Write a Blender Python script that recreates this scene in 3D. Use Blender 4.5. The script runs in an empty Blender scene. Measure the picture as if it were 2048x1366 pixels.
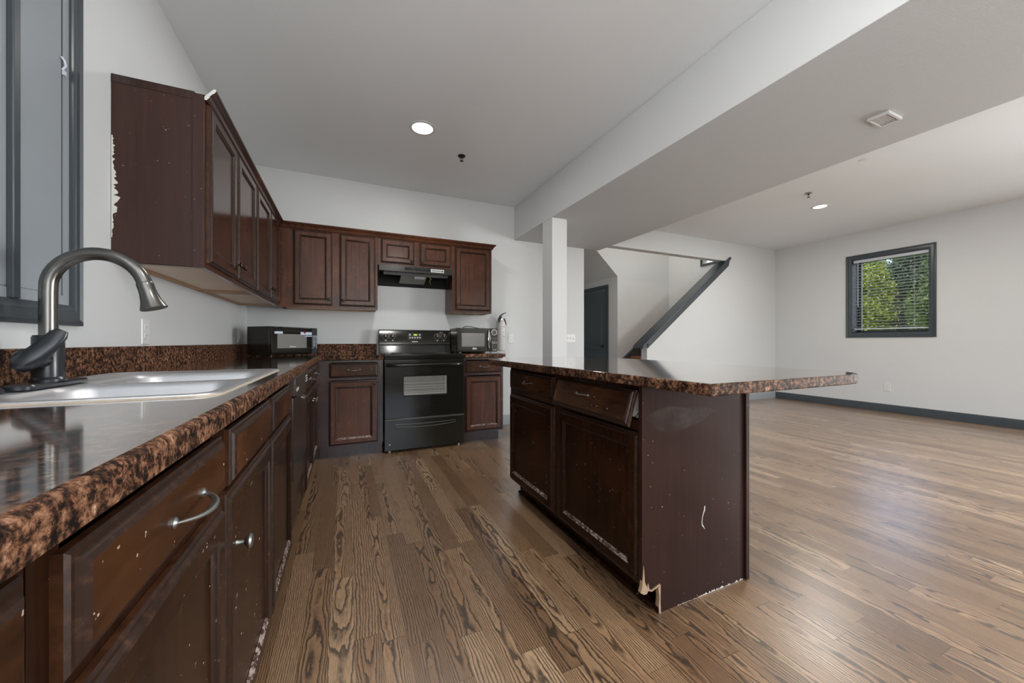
import bpy, bmesh, math, random
from mathutils import Vector, Matrix
random.seed(7)
S = bpy.context.scene
COL = S.collection
PI = math.pi

# ------------------------------------------------------------------ camera, sky, sun, fill lamps, exposure
cam_d = bpy.data.cameras.new('camera')
cam = bpy.data.objects.new('camera', cam_d)
COL.objects.link(cam)
cam.location = (0, 0, 1.03)
cam.rotation_euler = (PI / 2, 0, -math.radians(24.2))
cam_d.sensor_width = 36
cam_d.lens = 738.0 / 2048 * 36
cam_d.shift_y = 1.0 / 2048
cam_d.clip_start = 0.02
S.camera = cam

S.view_settings.view_transform = 'Standard'
S.view_settings.look = 'None'
S.view_settings.gamma = 1
S.view_settings.use_curve_mapping = False
S.view_settings.exposure = 0.0

W = bpy.data.worlds.new('sky')
S.world = W
W.use_nodes = True
wn = W.node_tree.nodes
wl_ = W.node_tree.links
sky = wn.new('ShaderNodeTexSky')
sky.sky_type = 'NISHITA'
sky.sun_disc = False
sky.sun_elevation = math.radians(48)
sky.sun_rotation = math.radians(250)
sky.air_density = 1.0
sky.dust_density = 3.0
wn['Background'].inputs[1].default_value = 1.5
hz = wn.new('ShaderNodeMix')
hz.data_type = 'RGBA'
hz.inputs[0].default_value = .45
hz.inputs[7].default_value = (1.0, 1.02, 1.05, 1)
wl_.new(sky.outputs[0], hz.inputs[6])
wl_.new(hz.outputs[2], wn['Background'].inputs[0])


def lamp(name, kind, loc, energy, color=(1, 1, 1), parent=None, rot=(0, 0, 0), **kw):
    d = bpy.data.lights.new(name, kind)
    d.energy = energy
    d.color = color
    for k, v in kw.items():
        setattr(d, k, v)
    o = bpy.data.objects.new(name, d)
    COL.objects.link(o)
    o.location = loc
    o.rotation_euler = rot
    if parent:
        o.parent = parent
        o.location = Vector(loc) - wpos(parent)
    return o


def wpos(o):
    p = Vector((0, 0, 0))
    while o is not None:
        p = p + o.location
        o = o.parent
    return p


lamp('sun', 'SUN', (-6, -2, 9), 1.9, (1.0, 0.94, 0.82), rot=(0, -math.radians(44), math.radians(12)), angle=0.01)
# unseen fill lamps added behind the camera and above the stairs
lamp('rear_kitchen_fill', 'AREA', (.75, -2.58, 1.45), 30, (0.98, 0.99, 1.0), rot=(-PI / 2 - .9, 0, PI), shape='RECTANGLE', size=1.7, size_y=1.9)  # added at the rear window, aimed up to brighten the ceiling
lamp('left_kitchen_fill', 'AREA', (-.84, -1.45, 1.5), 185, (0.98, 0.99, 1.0), rot=(0, -PI / 2 - .9, 0), shape='RECTANGLE', size=1.8, size_y=1.5)  # added fill on a windowless stretch of wall, lifts beam and ceiling
lamp('right_living_fill', 'AREA', (7.24, -1.1, 1.5), 118, (0.95, 0.98, 1.0), rot=(0, PI / 2, 0), shape='RECTANGLE', size=1.8, size_y=1.8)  # added fill on a blank wall, brightens the left side of the kitchen
lamp('right_low_fill', 'AREA', (7.24, -.6, 1.3), 85, (0.97, 0.99, 1.0), rot=(0, PI / 2, -.2), shape='RECTANGLE', size=1.6, size_y=1.2, spread=math.radians(95))  # added narrow fill for the wall below the left cabinets
lamp('upstairs_fill', 'AREA', (4.6, 5.0, 4.5), 46, (1.0, 0.95, 0.88), rot=(0, 0, 0), shape='RECTANGLE', size=2.2, size_y=1.0)  # added overhead lamp facing down into the stairwell


# ------------------------------------------------------------------ node helpers and materials
class NT:
    def __init__(s, name):
        s.m = bpy.data.materials.new(name)
        s.m.use_nodes = True
        s.t = s.m.node_tree
        s.n = s.t.nodes
        s.l = s.t.links
        s.b = s.n['Principled BSDF']
        s.out = s.n['Material Output']

    def new(s, ty, **kw):
        x = s.n.new('ShaderNode' + ty)
        for k, v in kw.items():
            setattr(x, k, v)
        return x

    def put(s, sock, v):
        if isinstance(v, bpy.types.NodeSocket):
            s.l.new(v, sock)
        elif isinstance(v, (tuple, list)) and len(v) == 3 and sock.type == 'RGBA':
            sock.default_value = (*v, 1)
        else:
            sock.default_value = v

    def set(s, **kw):
        for k, v in kw.items():
            s.put(s.b.inputs[k.replace('_', ' ')], v)
        return s

    def math(s, op, a, b=None, c=None, clamp=False):
        x = s.new('Math', operation=op)
        x.use_clamp = clamp
        for i, v in enumerate((a, b, c)):
            if v is not None:
                s.put(x.inputs[i], v)
        return x.outputs[0]

    def pos(s):
        return s.new('NewGeometry').outputs['Position']

    def mapping(s, vec, scale=(1, 1, 1), loc=(0, 0, 0), rot=(0, 0, 0)):
        x = s.new('Mapping')
        s.l.new(vec, x.inputs[0])
        x.inputs['Scale'].default_value = scale
        x.inputs['Location'].default_value = loc
        x.inputs['Rotation'].default_value = rot
        return x.outputs[0]

    def noise(s, vec, scale=5, detail=2, rough=.5, dist=0.0):
        x = s.new('TexNoise')
        if vec is not None:
            s.l.new(vec, x.inputs['Vector'])
        x.inputs['Scale'].default_value = scale
        x.inputs['Detail'].default_value = detail
        x.inputs['Roughness'].default_value = rough
        x.inputs['Distortion'].default_value = dist
        return x.outputs[0]

    def ramp(s, fac, stops, interp='LINEAR'):
        x = s.new('ValToRGB')
        s.l.new(fac, x.inputs[0])
        cr = x.color_ramp
        cr.interpolation = interp
        while len(cr.elements) < len(stops):
            cr.elements.new(.5)
        for e, (p, c) in zip(cr.elements, stops):
            e.position = p
            e.color = (c, c, c, 1) if isinstance(c, (int, float)) else (*c, 1)
        return x.outputs[0]

    def mix(s, fac, a, b, mode='MIX'):
        x = s.new('Mix', data_type='RGBA', blend_type=mode)
        s.put(x.inputs[0], fac)
        s.put(x.inputs[6], a)
        s.put(x.inputs[7], b)
        return x.outputs[2]

    def bump(s, h, strength=.2, dist=.01):
        x = s.new('Bump')
        x.inputs['Strength'].default_value = strength
        x.inputs['Distance'].default_value = dist
        s.l.new(h, x.inputs['Height'])
        s.l.new(x.outputs[0], s.b.inputs['Normal'])


def plain(name, color, rough=.5, metal=0.0, spec=.5, coat=0.0, var=0.0, vscale=20):
    t = NT(name)
    c = color
    if var:
        f = t.noise(t.pos(), vscale, 4, .6)
        c = t.mix(f, tuple(x * (1 - var) for x in color), tuple(min(1, x * (1 + var)) for x in color))
    t.set(Base_Color=c, Roughness=rough, Metallic=metal)
    t.b.inputs['Specular IOR Level'].default_value = spec
    t.b.inputs['Coat Weight'].default_value = coat
    t.b.inputs['Coat Roughness'].default_value = .08
    return t.m


def emit(name, color, strength):
    t = NT(name)
    t.set(Base_Color=color, Emission_Color=color, Emission_Strength=strength)
    return t.m


def paint(name, color, bump=.05):
    t = NT(name)
    p = t.pos()
    f = t.noise(p, 1.3, 3, .6)
    c = t.mix(f, tuple(x * .97 for x in color), tuple(min(1, x * 1.02) for x in color))
    t.set(Base_Color=c, Roughness=.62)
    t.b.inputs['Specular IOR Level'].default_value = .25
    t.bump(t.noise(p, 160, 3, .6), bump, .004)
    return t.m


def cabinet_wood(name, dark, light, chips=.72, horizontal=False, rough=.24, red=(0.10, 0.032, 0.014), spec=.5):
    t = NT(name)
    p = t.pos()
    sc = (7, 7, 60) if horizontal else (55, 55, 2.6)
    g = t.noise(t.mapping(p, sc), 1.0, 5, .62, .4)
    big = t.noise(p, 3.2, 3, .55)
    rnd = t.new('ObjectInfo').outputs['Random']
    c = t.mix(t.ramp(g, [(.32, 0.0), (.70, 1.0)]), dark, light)
    k = t.math('MULTIPLY', t.ramp(big, [(.45, 0.0), (.72, 1.0)]), t.math('MULTIPLY_ADD', rnd, .45, .2))
    c = t.mix(k, c, red)
    ch = t.ramp(t.noise(p, 85, 2, .5), [(chips, 0.0), (chips + .012, 1.0)])
    gate = t.ramp(t.noise(p, 9, 2, .5), [(.46, 0.0), (.52, 1.0)])
    c = t.mix(t.math('MULTIPLY', ch, gate), c, (.46, .36, .27))
    t.set(Base_Color=c, Roughness=t.math('MULTIPLY_ADD', big, .22, rough - .11))
    t.b.inputs['Specular IOR Level'].default_value = spec
    t.bump(g, .04, .002)
    return t.m


def worn_wood(name, base, worn, lo=.52, hi=.60, scale=38, spec=.25):
    t = NT(name)
    p = t.pos()
    f = t.ramp(t.noise(p, scale, 5, .68), [(lo, 0.0), (hi, 1.0)])
    c = t.mix(f, base, worn)
    t.set(Base_Color=c, Roughness=.36)
    t.b.inputs['Specular IOR Level'].default_value = spec
    return t.m


def laminate(name, polished):
    t = NT(name)
    p = t.pos()
    n1 = t.noise(p, 62, 7, .72, .3)
    n2 = t.noise(t.mapping(p, (1, 1, 1), (3, 5, 7)), 150, 4, .7)
    n3 = t.noise(p, 14, 3, .5)
    f = t.math('ADD', t.math('MULTIPLY', n1, .74), t.math('MULTIPLY', n2, .30))
    f = t.math('ADD', f, t.math('MULTIPLY_ADD', n3, .12, -.08))
    c = t.ramp(f, [(.43, (.008, .005, .004)), (.485, (.042, .020, .012)), (.53, (.135, .062, .033)), (.60, (.25, .132, .078)), (.70, (.48, .35, .26))])
    t.set(Base_Color=c, Roughness=.085 if polished else .6)
    t.b.inputs['IOR'].default_value = 1.65 if polished else 1.45
    t.b.inputs['Coat Weight'].default_value = 1.0 if polished else 0.0
    t.b.inputs['Specular IOR Level'].default_value = .5 if polished else .12
    t.b.inputs['Coat Roughness'].default_value = .07
    t.b.inputs['Coat IOR'].default_value = 1.65
    return t.m


def oak_floor(name):
    t = NT(name)
    sep = t.new('SeparateXYZ')
    t.l.new(t.pos(), sep.inputs[0])
    X, Y = sep.outputs[0], sep.outputs[1]
    w = .0835
    xs = t.math('DIVIDE', t.math('ADD', X, 20.013), w)
    col = t.math('FLOOR', xs)
    xl = t.math('SUBTRACT', t.math('SUBTRACT', xs, col), .5)

    def rnd(a, b, k):
        cx = t.new('CombineXYZ')
        t.put(cx.inputs[0], a)
        t.put(cx.inputs[1], b)
        cx.inputs[2].default_value = k
        wnz = t.new('TexWhiteNoise', noise_dimensions='3D')
        t.l.new(cx.outputs[0], wnz.inputs[0])
        return wnz.outputs[0]
    L = t.math('MULTIPLY_ADD', rnd(col, 0.0, 1.3), .75, .55)
    ys = t.math('ADD', t.math('DIVIDE', t.math('ADD', Y, 20.0), L), t.math('MULTIPLY', rnd(col, 0.0, 2.7), 9.0))
    row = t.math('FLOOR', ys)
    yl = t.math('SUBTRACT', ys, row)
    r1, r2, r3, r4, r5 = (rnd(col, row, k) for k in (3.1, 4.2, 5.3, 6.4, 7.7))
    # wobble fields, different for every board
    cx = t.new('CombineXYZ')
    t.put(cx.inputs[0], t.math('MULTIPLY_ADD', X, 11.0, t.math('MULTIPLY', r1, 80.0)))
    t.put(cx.inputs[1], t.math('MULTIPLY_ADD', Y, 2.6, t.math('MULTIPLY', r2, 60.0)))
    n_lo = t.noise(cx.outputs[0], 1.0, 2, .5)
    cx2 = t.new('CombineXYZ')
    t.put(cx2.inputs[0], t.math('MULTIPLY_ADD', X, 60.0, t.math('MULTIPLY', r3, 80.0)))
    t.put(cx2.inputs[1], t.math('MULTIPLY_ADD', Y, 22.0, t.math('MULTIPLY', r2, 60.0)))
    n_hi = t.noise(cx2.outputs[0], 1.0, 3, .6)
    # cathedral figure: parabolas along the board, or near-straight lines
    xo = t.math('SUBTRACT', xl, t.math('MULTIPLY', t.math('SUBTRACT', r3, .5), .9))
    cath = t.math('GREATER_THAN', r4, .34)
    par = t.math('MULTIPLY', t.math('MULTIPLY', xo, xo), t.math('MULTIPLY_ADD', r5, 10.0, 6.0))
    along = t.math('MULTIPLY', Y, t.math('MULTIPLY_ADD', r1, 8.0, -4.0))
    g1 = t.math('ADD', t.math('ADD', par, along), t.math('MULTIPLY', n_lo, 6.0))
    g2 = t.math('ADD', t.math('MULTIPLY', xl, t.math('MULTIPLY_ADD', r5, 6.0, 7.0)), t.math('ADD', t.math('MULTIPLY', Y, t.math('MULTIPLY_ADD', r1, 2.4, -1.2)), t.math('MULTIPLY', n_lo, 4.0)))
    g = t.math('ADD', t.math('MULTIPLY', cath, g1), t.math('MULTIPLY', t.math('SUBTRACT', 1.0, cath), g2))
    g = t.math('ADD', g, t.math('MULTIPLY', n_hi, .9))
    fr = t.math('FRACT', g)
    line = t.ramp(fr, [(0.0, 1.0), (.15, 1.0), (.30, .55), (.50, .12), (.78, 0.0), (.92, .1), (1.0, 1.0)])
    # pores: fine streaks running along the board
    cx3 = t.new('CombineXYZ')
    t.put(cx3.inputs[0], t.math('MULTIPLY_ADD', X, 520.0, t.math('MULTIPLY', r1, 90.0)))
    t.put(cx3.inputs[1], t.math('MULTIPLY', Y, 16.0))
    pores = t.ramp(t.noise(cx3.outputs[0], 1.0, 2, .6), [(.42, 0.0), (.66, 1.0)])
    tone = t.ramp(r2, [(0.0, (.22, .122, .061)), (.3, (.33, .195, .102)), (.7, (.45, .280, .155)), (1.0, (.58, .385, .225))])
    tone = t.mix(t.math('MULTIPLY', r5, .4), tone, (.36, .185, .085))
    depth = t.math('MULTIPLY_ADD', r4, .14, .74)
    c = t.mix(t.math('MULTIPLY', line, depth), tone, (.020, .013, .009))
    c = t.mix(t.math('MULTIPLY', pores, .46), c, (.05, .031, .02))
    # joints between boards
    ex = t.math('GREATER_THAN', t.math('ABSOLUTE', xl), .4915)
    ey = t.math('GREATER_THAN', t.math('ABSOLUTE', t.math('SUBTRACT', yl, .5)), .4988)
    seam = t.math('MAXIMUM', ex, ey)
    c = t.mix(t.math('MULTIPLY', seam, .55), c, (.02, .013, .009))
    ro = t.math('MULTIPLY_ADD', n_lo, .10, .235)
    t.set(Base_Color=c, Roughness=t.math('MULTIPLY_ADD', line, .06, ro))
    t.b.inputs['IOR'].default_value = 1.5
    t.b.inputs['Coat Weight'].default_value = .75
    t.b.inputs['Coat Roughness'].default_value = .33
    t.b.inputs['Coat IOR'].default_value = 1.6
    t.bump(t.math('SUBTRACT', t.math('MULTIPLY', pores, -.3), seam), .05, .002)
    return t.m


def brushed(name, color, rough=.28, sc=(4, 90, 90)):
    t = NT(name)
    f = t.noise(t.mapping(t.pos(), sc), 3.0, 4, .7)
    t.set(Base_Color=color, Metallic=1.0, Roughness=t.math('MULTIPLY_ADD', f, .2, rough - .1))
    return t.m


def glass(name, tint=(1, 1, 1), ior=1.45):
    t = NT(name)
    tr = t.new('BsdfTransparent')
    tr.inputs[0].default_value = (*tint, 1)
    gl = t.new('BsdfGlossy')
    gl.inputs['Roughness'].default_value = .02
    fr = t.new('Fresnel')
    fr.inputs[0].default_value = ior
    mx = t.new('MixShader')
    t.l.new(fr.outputs[0], mx.inputs[0])
    t.l.new(tr.outputs[0], mx.inputs[1])
    t.l.new(gl.outputs[0], mx.inputs[2])
    t.l.new(mx.outputs[0], t.out.inputs[0])
    return t.m


def leaf_mat(name, a, b):
    t = NT(name)
    r = t.noise(t.pos(), 2.1, 3, .6)
    r2 = t.noise(t.pos(), 40, 2, .6)
    c = t.mix(t.ramp(t.math('ADD', t.math('MULTIPLY', r, .6), t.math('MULTIPLY', r2, .4)), [(.38, 0.0), (.62, 1.0)]), a, b)
    t.set(Base_Color=c, Roughness=.5)
    tl = t.new('BsdfTranslucent')
    t.l.new(c, tl.inputs[0])
    mx = t.new('MixShader')
    mx.inputs[0].default_value = .3
    t.l.new(t.b.outputs[0], mx.inputs[1])
    t.l.new(tl.outputs[0], mx.inputs[2])
    t.l.new(mx.outputs[0], t.out.inputs[0])
    return t.m


WALL = paint('wall_paint', (.612, .620, .618))
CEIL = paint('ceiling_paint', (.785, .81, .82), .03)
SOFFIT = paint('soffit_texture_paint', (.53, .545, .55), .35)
TRIM = plain('slate_trim_paint', (.046, .056, .064), .32, var=.12, vscale=8)
TRIM_PALE = plain('pale_baseboard_paint', (.30, .32, .33), .4)
DOORP = plain('teal_door_paint', (.062, .086, .095), .35)
PANEL = plain('grey_window_panel', (.265, .29, .312), .22, var=.06, vscale=4)
OAK = oak_floor('stained_oak_floor')
WOOD = cabinet_wood('mahogany_shaded', (.0095, .0038, .0020), (.026, .0098, .0048), .717, red=(.060, .019, .007), spec=.2)  # same wood as the back run; dimmer light is put into the colour
WOOD_UP = cabinet_wood('mahogany_lit', (.040, .0135, .0070), (.096, .035, .0180), .735, red=(.17, .060, .026), spec=.28)  # lighter copy for the back run, its brighter light put into the colour
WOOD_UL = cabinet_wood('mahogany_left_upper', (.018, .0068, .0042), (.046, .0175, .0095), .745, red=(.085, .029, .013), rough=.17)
WOOD_END = cabinet_wood('mahogany_end', (.036, .0165, .0130), (.052, .0245, .0190), .742, rough=.36, red=(.065, .027, .02), spec=.3)
WOOD_FR = cabinet_wood('mahogany_frame', (.020, .0095, .0075), (.042, .020, .0155), .755)
WOOD_H = cabinet_wood('mahogany_drawer', (.015, .0055, .0026), (.044, .0165, .0068), .715, True, red=(.15, .054, .016), spec=.2)
WOOD_PL = cabinet_wood('mahogany_panel', (.023, .0105, .0082), (.033, .0150, .0118), .742, rough=.33, red=(.045, .018, .013), spec=.14)
EDGE = worn_wood('worn_edge', (.024, .0115, .0075), (.085, .040, .023), .50, .82, 75)
SIDE = worn_wood('edge_red', (.050, .018, .008), (.12, .050, .022), .42, .75, 30)
BEAD = worn_wood('worn_bead', (.022, .0095, .0055), (.24, .16, .12), .61, .72, 80)
BEADB = worn_wood('worn_bead_low', (.045, .02, .012), (.42, .33, .29), .44, .58, 60)
RAWW = plain('raw_wood', (.44, .30, .19), .6, var=.2, vscale=40)
UNDER = plain('pale_underside', (.78, .64, .52), .55, var=.06, vscale=10)
RAIL = plain('birch_rail', (.43, .26, .145), .5, var=.12, vscale=14)
LAM = laminate('granite_laminate', False)
LAMP = laminate('granite_laminate_polished', True)
STEEL = brushed('sink_steel', (.64, .64, .66), .46)
BLACKG = plain('black_gloss', (.010, .0095, .0075), .10, spec=.38)
BLACKP = plain('black_panel', (.014, .0125, .009), .17, spec=.38, var=.1, vscale=6)
BLACKM = plain('black_matte', (.012, .012, .012), .5)
BLACKV = plain('black_void', (.004, .004, .004), .8)
DWASH = plain('dishwasher_brown', (.030, .022, .018), .25, var=.12, vscale=6)
DWASHP = plain('dishwasher_panel', (.055, .043, .035), .3)
FAUCET = plain('faucet_pewter', (.17, .165, .155), .27, metal=1.0)
FAUCETD = plain('faucet_black', (.014, .016, .020), .28)
PEWTER = brushed('pewter', (.32, .33, .32), .36, (60, 60, 60))
BRONZE = plain('dark_bronze', (.040, .028, .022), .32, metal=.7)
WHITE = plain('white_plastic', (.66, .66, .645), .35)
WHITEP = plain('white_paint_metal', (.70, .70, .69), .45)
GREYW = plain('valance_white', (.56, .57, .62), .4)
SLAT = plain('slat_grey', (.62, .65, .64), .45)
CHROME = brushed('chrome', (.70, .70, .70), .12, (30, 30, 30))
OVENGL = plain('oven_window', (.155, .15, .135), .10, spec=.6, var=.18, vscale=30)
MWGL = plain('microwave_window', (.17, .165, .155), .10, spec=.6)
LABELW = plain('label_grey', (.58, .58, .57), .5)
LABELD = plain('label_ink', (.05, .05, .05), .5)
INKW = plain('print_white', (.55, .53, .48), .5)
STICK = plain('sticker_blue_white', (.50, .55, .66), .4)
STICKD = plain('sticker_blue', (.06, .16, .22), .4)
YELLOW = plain('yellow_wire', (.5, .33, .03), .5)
GLASS = glass('window_glass')
LENS = emit('lamp_lens', (1, .98, .95), 3.0)
LED = emit('green_led', (.55, .85, .08), 1.2)
TREAD = plain('stair_tread_oak', (.33, .13, .045), .35, var=.2, vscale=25)
PLASTER = plain('white_filler', (.62, .60, .56), .8, var=.1, vscale=60)
CAULK = plain('yellowed_caulk', (.50, .43, .33), .6, var=.3, vscale=60)
LEAF = [leaf_mat('leaf_light', (.024, .062, .003), (.170, .215, .010)), leaf_mat('leaf_mid', (.010, .034, .003), (.065, .110, .007)), leaf_mat('leaf_dark', (.004, .016, .007), (.020, .044, .016))]
BARK = plain('bark', (.06, .045, .032), .9, var=.4, vscale=12)
GRASS = plain('grass', (.05, .10, .02), .9, var=.4, vscale=9)


# ------------------------------------------------------------------ mesh helpers
class MB:
    def __init__(s, M=None):
        s.v, s.f, s.m, s.M = [], [], [], M

    def add(s, pts):
        k = len(s.v)
        for p in pts:
            p = Vector(p)
            s.v.append(s.M @ p if s.M else p)
        return k

    def face(s, idx, m=0):
        s.f.append(tuple(idx))
        s.m.append(m)

    def poly(s, pts, m=0):
        k = s.add(pts)
        s.face(range(k, k + len(pts)), m)

    def box(s, a, b, m=0):
        (x0, y0, z0), (x1, y1, z1) = a, b
        x0, x1 = min(x0, x1), max(x0, x1)
        y0, y1 = min(y0, y1), max(y0, y1)
        z0, z1 = min(z0, z1), max(z0, z1)
        k = s.add([(x0, y0, z0), (x1, y0, z0), (x1, y1, z0), (x0, y1, z0), (x0, y0, z1), (x1, y0, z1), (x1, y1, z1), (x0, y1, z1)])
        for q in ((3, 2, 1, 0), (4, 5, 6, 7), (0, 1, 5, 4), (1, 2, 6, 5), (2, 3, 7, 6), (3, 0, 4, 7)):
            s.face([k + i for i in q], m)
        return s

    def prism(s, poly, axis, a, b, m=0):
        # poly in the two other axes (cyclic order): axis x -> (y,z), y -> (x,z), z -> (x,y)
        def P(p, t):
            return {'x': (t, p[0], p[1]), 'y': (p[0], t, p[1]), 'z': (p[0], p[1], t)}[axis]
        n = len(poly)
        k = s.add([P(p, a) for p in poly] + [P(p, b) for p in poly])
        s.face([k + i for i in reversed(range(n))], m)
        s.face([k + n + i for i in range(n)], m)
        for i in range(n):
            j = (i + 1) % n
            s.face([k + i, k + j, k + n + j, k + n + i], m)
        return s

    def loft(s, loops, m=0, cap0=False, cap1=False, mats=None):
        ks = [s.add(l) for l in loops]
        n = len(loops[0])
        for a in range(len(ks) - 1):
            mm = mats[a] if mats else m
            for i in range(n):
                j = (i + 1) % n
                s.face([ks[a] + i, ks[a] + j, ks[a + 1] + j, ks[a + 1] + i], mm)
        if cap0:
            s.face([ks[0] + i for i in reversed(range(n))], m)
        if cap1:
            s.face([ks[-1] + i for i in range(n)], mats[-1] if mats and len(mats) >= len(ks) else m)
        return s

    def tube(s, path, r, seg=12, m=0, caps=True, up=None):
        path = [Vector(p) for p in path]
        n = len(path)
        rs = r if isinstance(r, (list, tuple)) else [r] * n
        T = []
        for i in range(n):
            d = path[min(n - 1, i + 1)] - path[max(0, i - 1)]
            T.append(d.normalized())
        u = Vector(up) if up else (Vector((0, 0, 1)) if abs(T[0].z) < .9 else Vector((1, 0, 0)))
        loops = []
        for i in range(n):
            u = (u - T[i] * u.dot(T[i])).normalized()
            w = T[i].cross(u)
            ri = rs[i]
            ra, rb = ri if isinstance(ri, tuple) else (ri, ri)
            loops.append([path[i] + u * (math.cos(2 * PI * k / seg) * ra) + w * (math.sin(2 * PI * k / seg) * rb) for k in range(seg)])
        s.loft(loops, m, caps, caps)
        return s

    def lathe(s, prof, c, axis=(0, 0, 1), seg=24, m=0, caps=True):
        # prof: list of (radius, height along axis)
        a = Vector(axis).normalized()
        u = a.orthogonal().normalized()
        w = a.cross(u)
        c = Vector(c)
        loops = [[c + a * h + u * (math.cos(2 * PI * k / seg) * r) + w * (math.sin(2 * PI * k / seg) * r) for k in range(seg)] for r, h in prof]
        s.loft(loops, m, caps, caps)
        return s

    def build(s, name, mats, parent=None, bevel=0.0, auto=35, seg=2):
        me = bpy.data.meshes.new(name)
        off = wpos(parent) if parent else Vector((0, 0, 0))
        me.from_pydata([v - off for v in s.v], [], s.f)
        if not isinstance(mats, (list, tuple)):
            mats = [mats]
        for x in mats:
            me.materials.append(x)
        me.polygons.foreach_set('material_index', s.m)
        bm = bmesh.new()
        bm.from_mesh(me)
        bmesh.ops.recalc_face_normals(bm, faces=bm.faces)
        bm.to_mesh(me)
        bm.free()
        me.polygons.foreach_set('use_smooth', [True] * len(me.polygons))
        me.set_sharp_from_angle(angle=math.radians(auto))
        o = bpy.data.objects.new(name, me)
        COL.objects.link(o)
        if parent:
            o.parent = parent
        if bevel:
            b = o.modifiers.new('bevel', 'BEVEL')
            b.width = bevel
            b.segments = seg
            b.limit_method = 'ANGLE'
            b.angle_limit = math.radians(40)
        return o


def thing(name, label, cat, loc=(0, 0, 0), group=None):
    o = bpy.data.objects.new(name, None)
    COL.objects.link(o)
    o.location = loc
    o.empty_display_size = .1
    return tag(o, label, cat, group)


def tag(o, label=None, cat=None, group=None, kind=None):
    if label:
        o['label'] = label
    if cat:
        o['category'] = cat
    if group:
        o['group'] = group
    if kind:
        o['kind'] = kind
    return o


def struct(o, label=None, cat=None):
    return tag(o, label, cat, kind='structure')


def frame(origin, face):
    """u along the face, v up, w outwards."""
    ax = {'+x': ((0, 1, 0), (0, 0, 1), (1, 0, 0)), '-y': ((1, 0, 0), (0, 0, 1), (0, -1, 0)), '-x': ((0, -1, 0), (0, 0, 1), (-1, 0, 0)), '+y': ((-1, 0, 0), (0, 0, 1), (0, 1, 0))}[face] if isinstance(face, str) else face
    M = Matrix(((ax[0][0], ax[1][0], ax[2][0], origin[0]), (ax[0][1], ax[1][1], ax[2][1], origin[1]), (ax[0][2], ax[1][2], ax[2][2], origin[2]), (0, 0, 0, 1)))
    return M


def polish(o):
    for p in o.data.polygons:
        if p.normal.z > .9:
            p.material_index = 1


def rrect(x0, y0, x1, y1, r, z, n=6):
    out = []
    for cx, cy, a0 in ((x1 - r, y1 - r, 0), (x0 + r, y1 - r, 90), (x0 + r, y0 + r, 180), (x1 - r, y0 + r, 270)):
        for i in range(n + 1):
            a = math.radians(a0 + 90 * i / n)
            out.append((cx + r * math.cos(a), cy + r * math.sin(a), z))
    return out


def fill_holes(mb, outer, holes, m=0):
    """planar polygon with holes -> triangles added to mb (z from the points)."""
    bm = bmesh.new()
    es = []
    for lp in [outer] + holes:
        vs = [bm.verts.new(p) for p in lp]
        for i in range(len(vs)):
            es.append(bm.edges.new((vs[i], vs[(i + 1) % len(vs)])))
    bmesh.ops.triangle_fill(bm, use_beauty=True, use_dissolve=False, edges=es)
    bm.verts.index_update()
    k = mb.add([v.co for v in bm.verts])
    for f in bm.faces:
        mb.face([k + v.index for v in f.verts], m)
    bm.free()


def panel_loops(mb, u0, v0, u1, v1, prof, mats, w0=0.0, low=False):
    loops = [[(u0 + d, v0 + d, w0 + h), (u1 - d, v0 + d, w0 + h), (u1 - d, v1 - d, w0 + h), (u0 + d, v1 - d, w0 + h)] for d, h in prof]
    ks = [mb.add(l) for l in loops]
    mb.face([ks[0] + 3, ks[0] + 2, ks[0] + 1, ks[0]], 0)
    for a in range(len(ks) - 1):
        for i in range(4):
            j = (i + 1) % 4
            mb.face([ks[a] + i, ks[a] + j, ks[a + 1] + j, ks[a + 1] + i], 4 if low and i == 0 and mats[a] == 2 else mats[a])
    mb.face([ks[-1] + i for i in range(4)], mats[-1])


DOOR_PROF = [(0, 0), (0, .009), (.004, .012), (.008, .0125), (.012, .018), (.016, .020), (.050, .020), (.053, .0165), (.057, .0175), (.060, .016), (.065, .011), (.066, .010)]
DOOR_MATS = [5, 1, 1, 1, 1, 0, 2, 2, 2, 2, 0, 3]
DRW_PROF = [(0, 0), (0, .009), (.004, .012), (.008, .0125), (.012, .017), (.018, .020), (.020, .020)]
DRW_MATS = [5, 1, 1, 1, 1, 0, 3]


def knob_at(M, u, v, w, parent, mat=None):
    mb = MB(M)
    mb.lathe([(.006, 0), (.0045, .004), (.0045, .014), (.009, .017), (.0145, .021), (.0155, .025), (.0125, .029), (.005, .031)], (u, v, w), (0, 0, 1), 16)
    return mb.build('knob', mat or PEWTER, parent)


def pull_at(M, u, v, w, parent, mat=None, L=.048):
    mb = MB(M)
    pts, rs = [], []
    for i in range(15):
        a = -1 + 2 * i / 14
        pts.append((u + a * L, v - .006 * (1 - a * a), w + .004 + .026 * (1 - abs(a) ** 2.6)))
        q = 1 - abs(a)
        rs.append((.0030 + .0030 * q ** .6, .002 + .0025 * q ** .6))
    mb.tube(pts, rs, 10)
    for sg in (-1, 1):
        mb.lathe([(.008, 0), (.008, .003), (.004, .006)], (u + sg * L * .97, v, w), (0, 0, 1), 12)
    return mb.build('handle', mat or PEWTER, parent)


def door_at(M, u0, v0, u1, v1, parent, knob=None, mats=None, kmat=None):
    mb = MB(M)
    panel_loops(mb, u0, v0, u1, v1, DOOR_PROF, DOOR_MATS, 0.0, v0 < 1)
    o = mb.build('door', (mats or [WOOD, EDGE, BEAD, WOOD]) + [BEADB, SIDE], parent, 0, 20)
    if knob:
        knob_at(M, knob[0], knob[1], .020, o, kmat)
    return o


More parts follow.
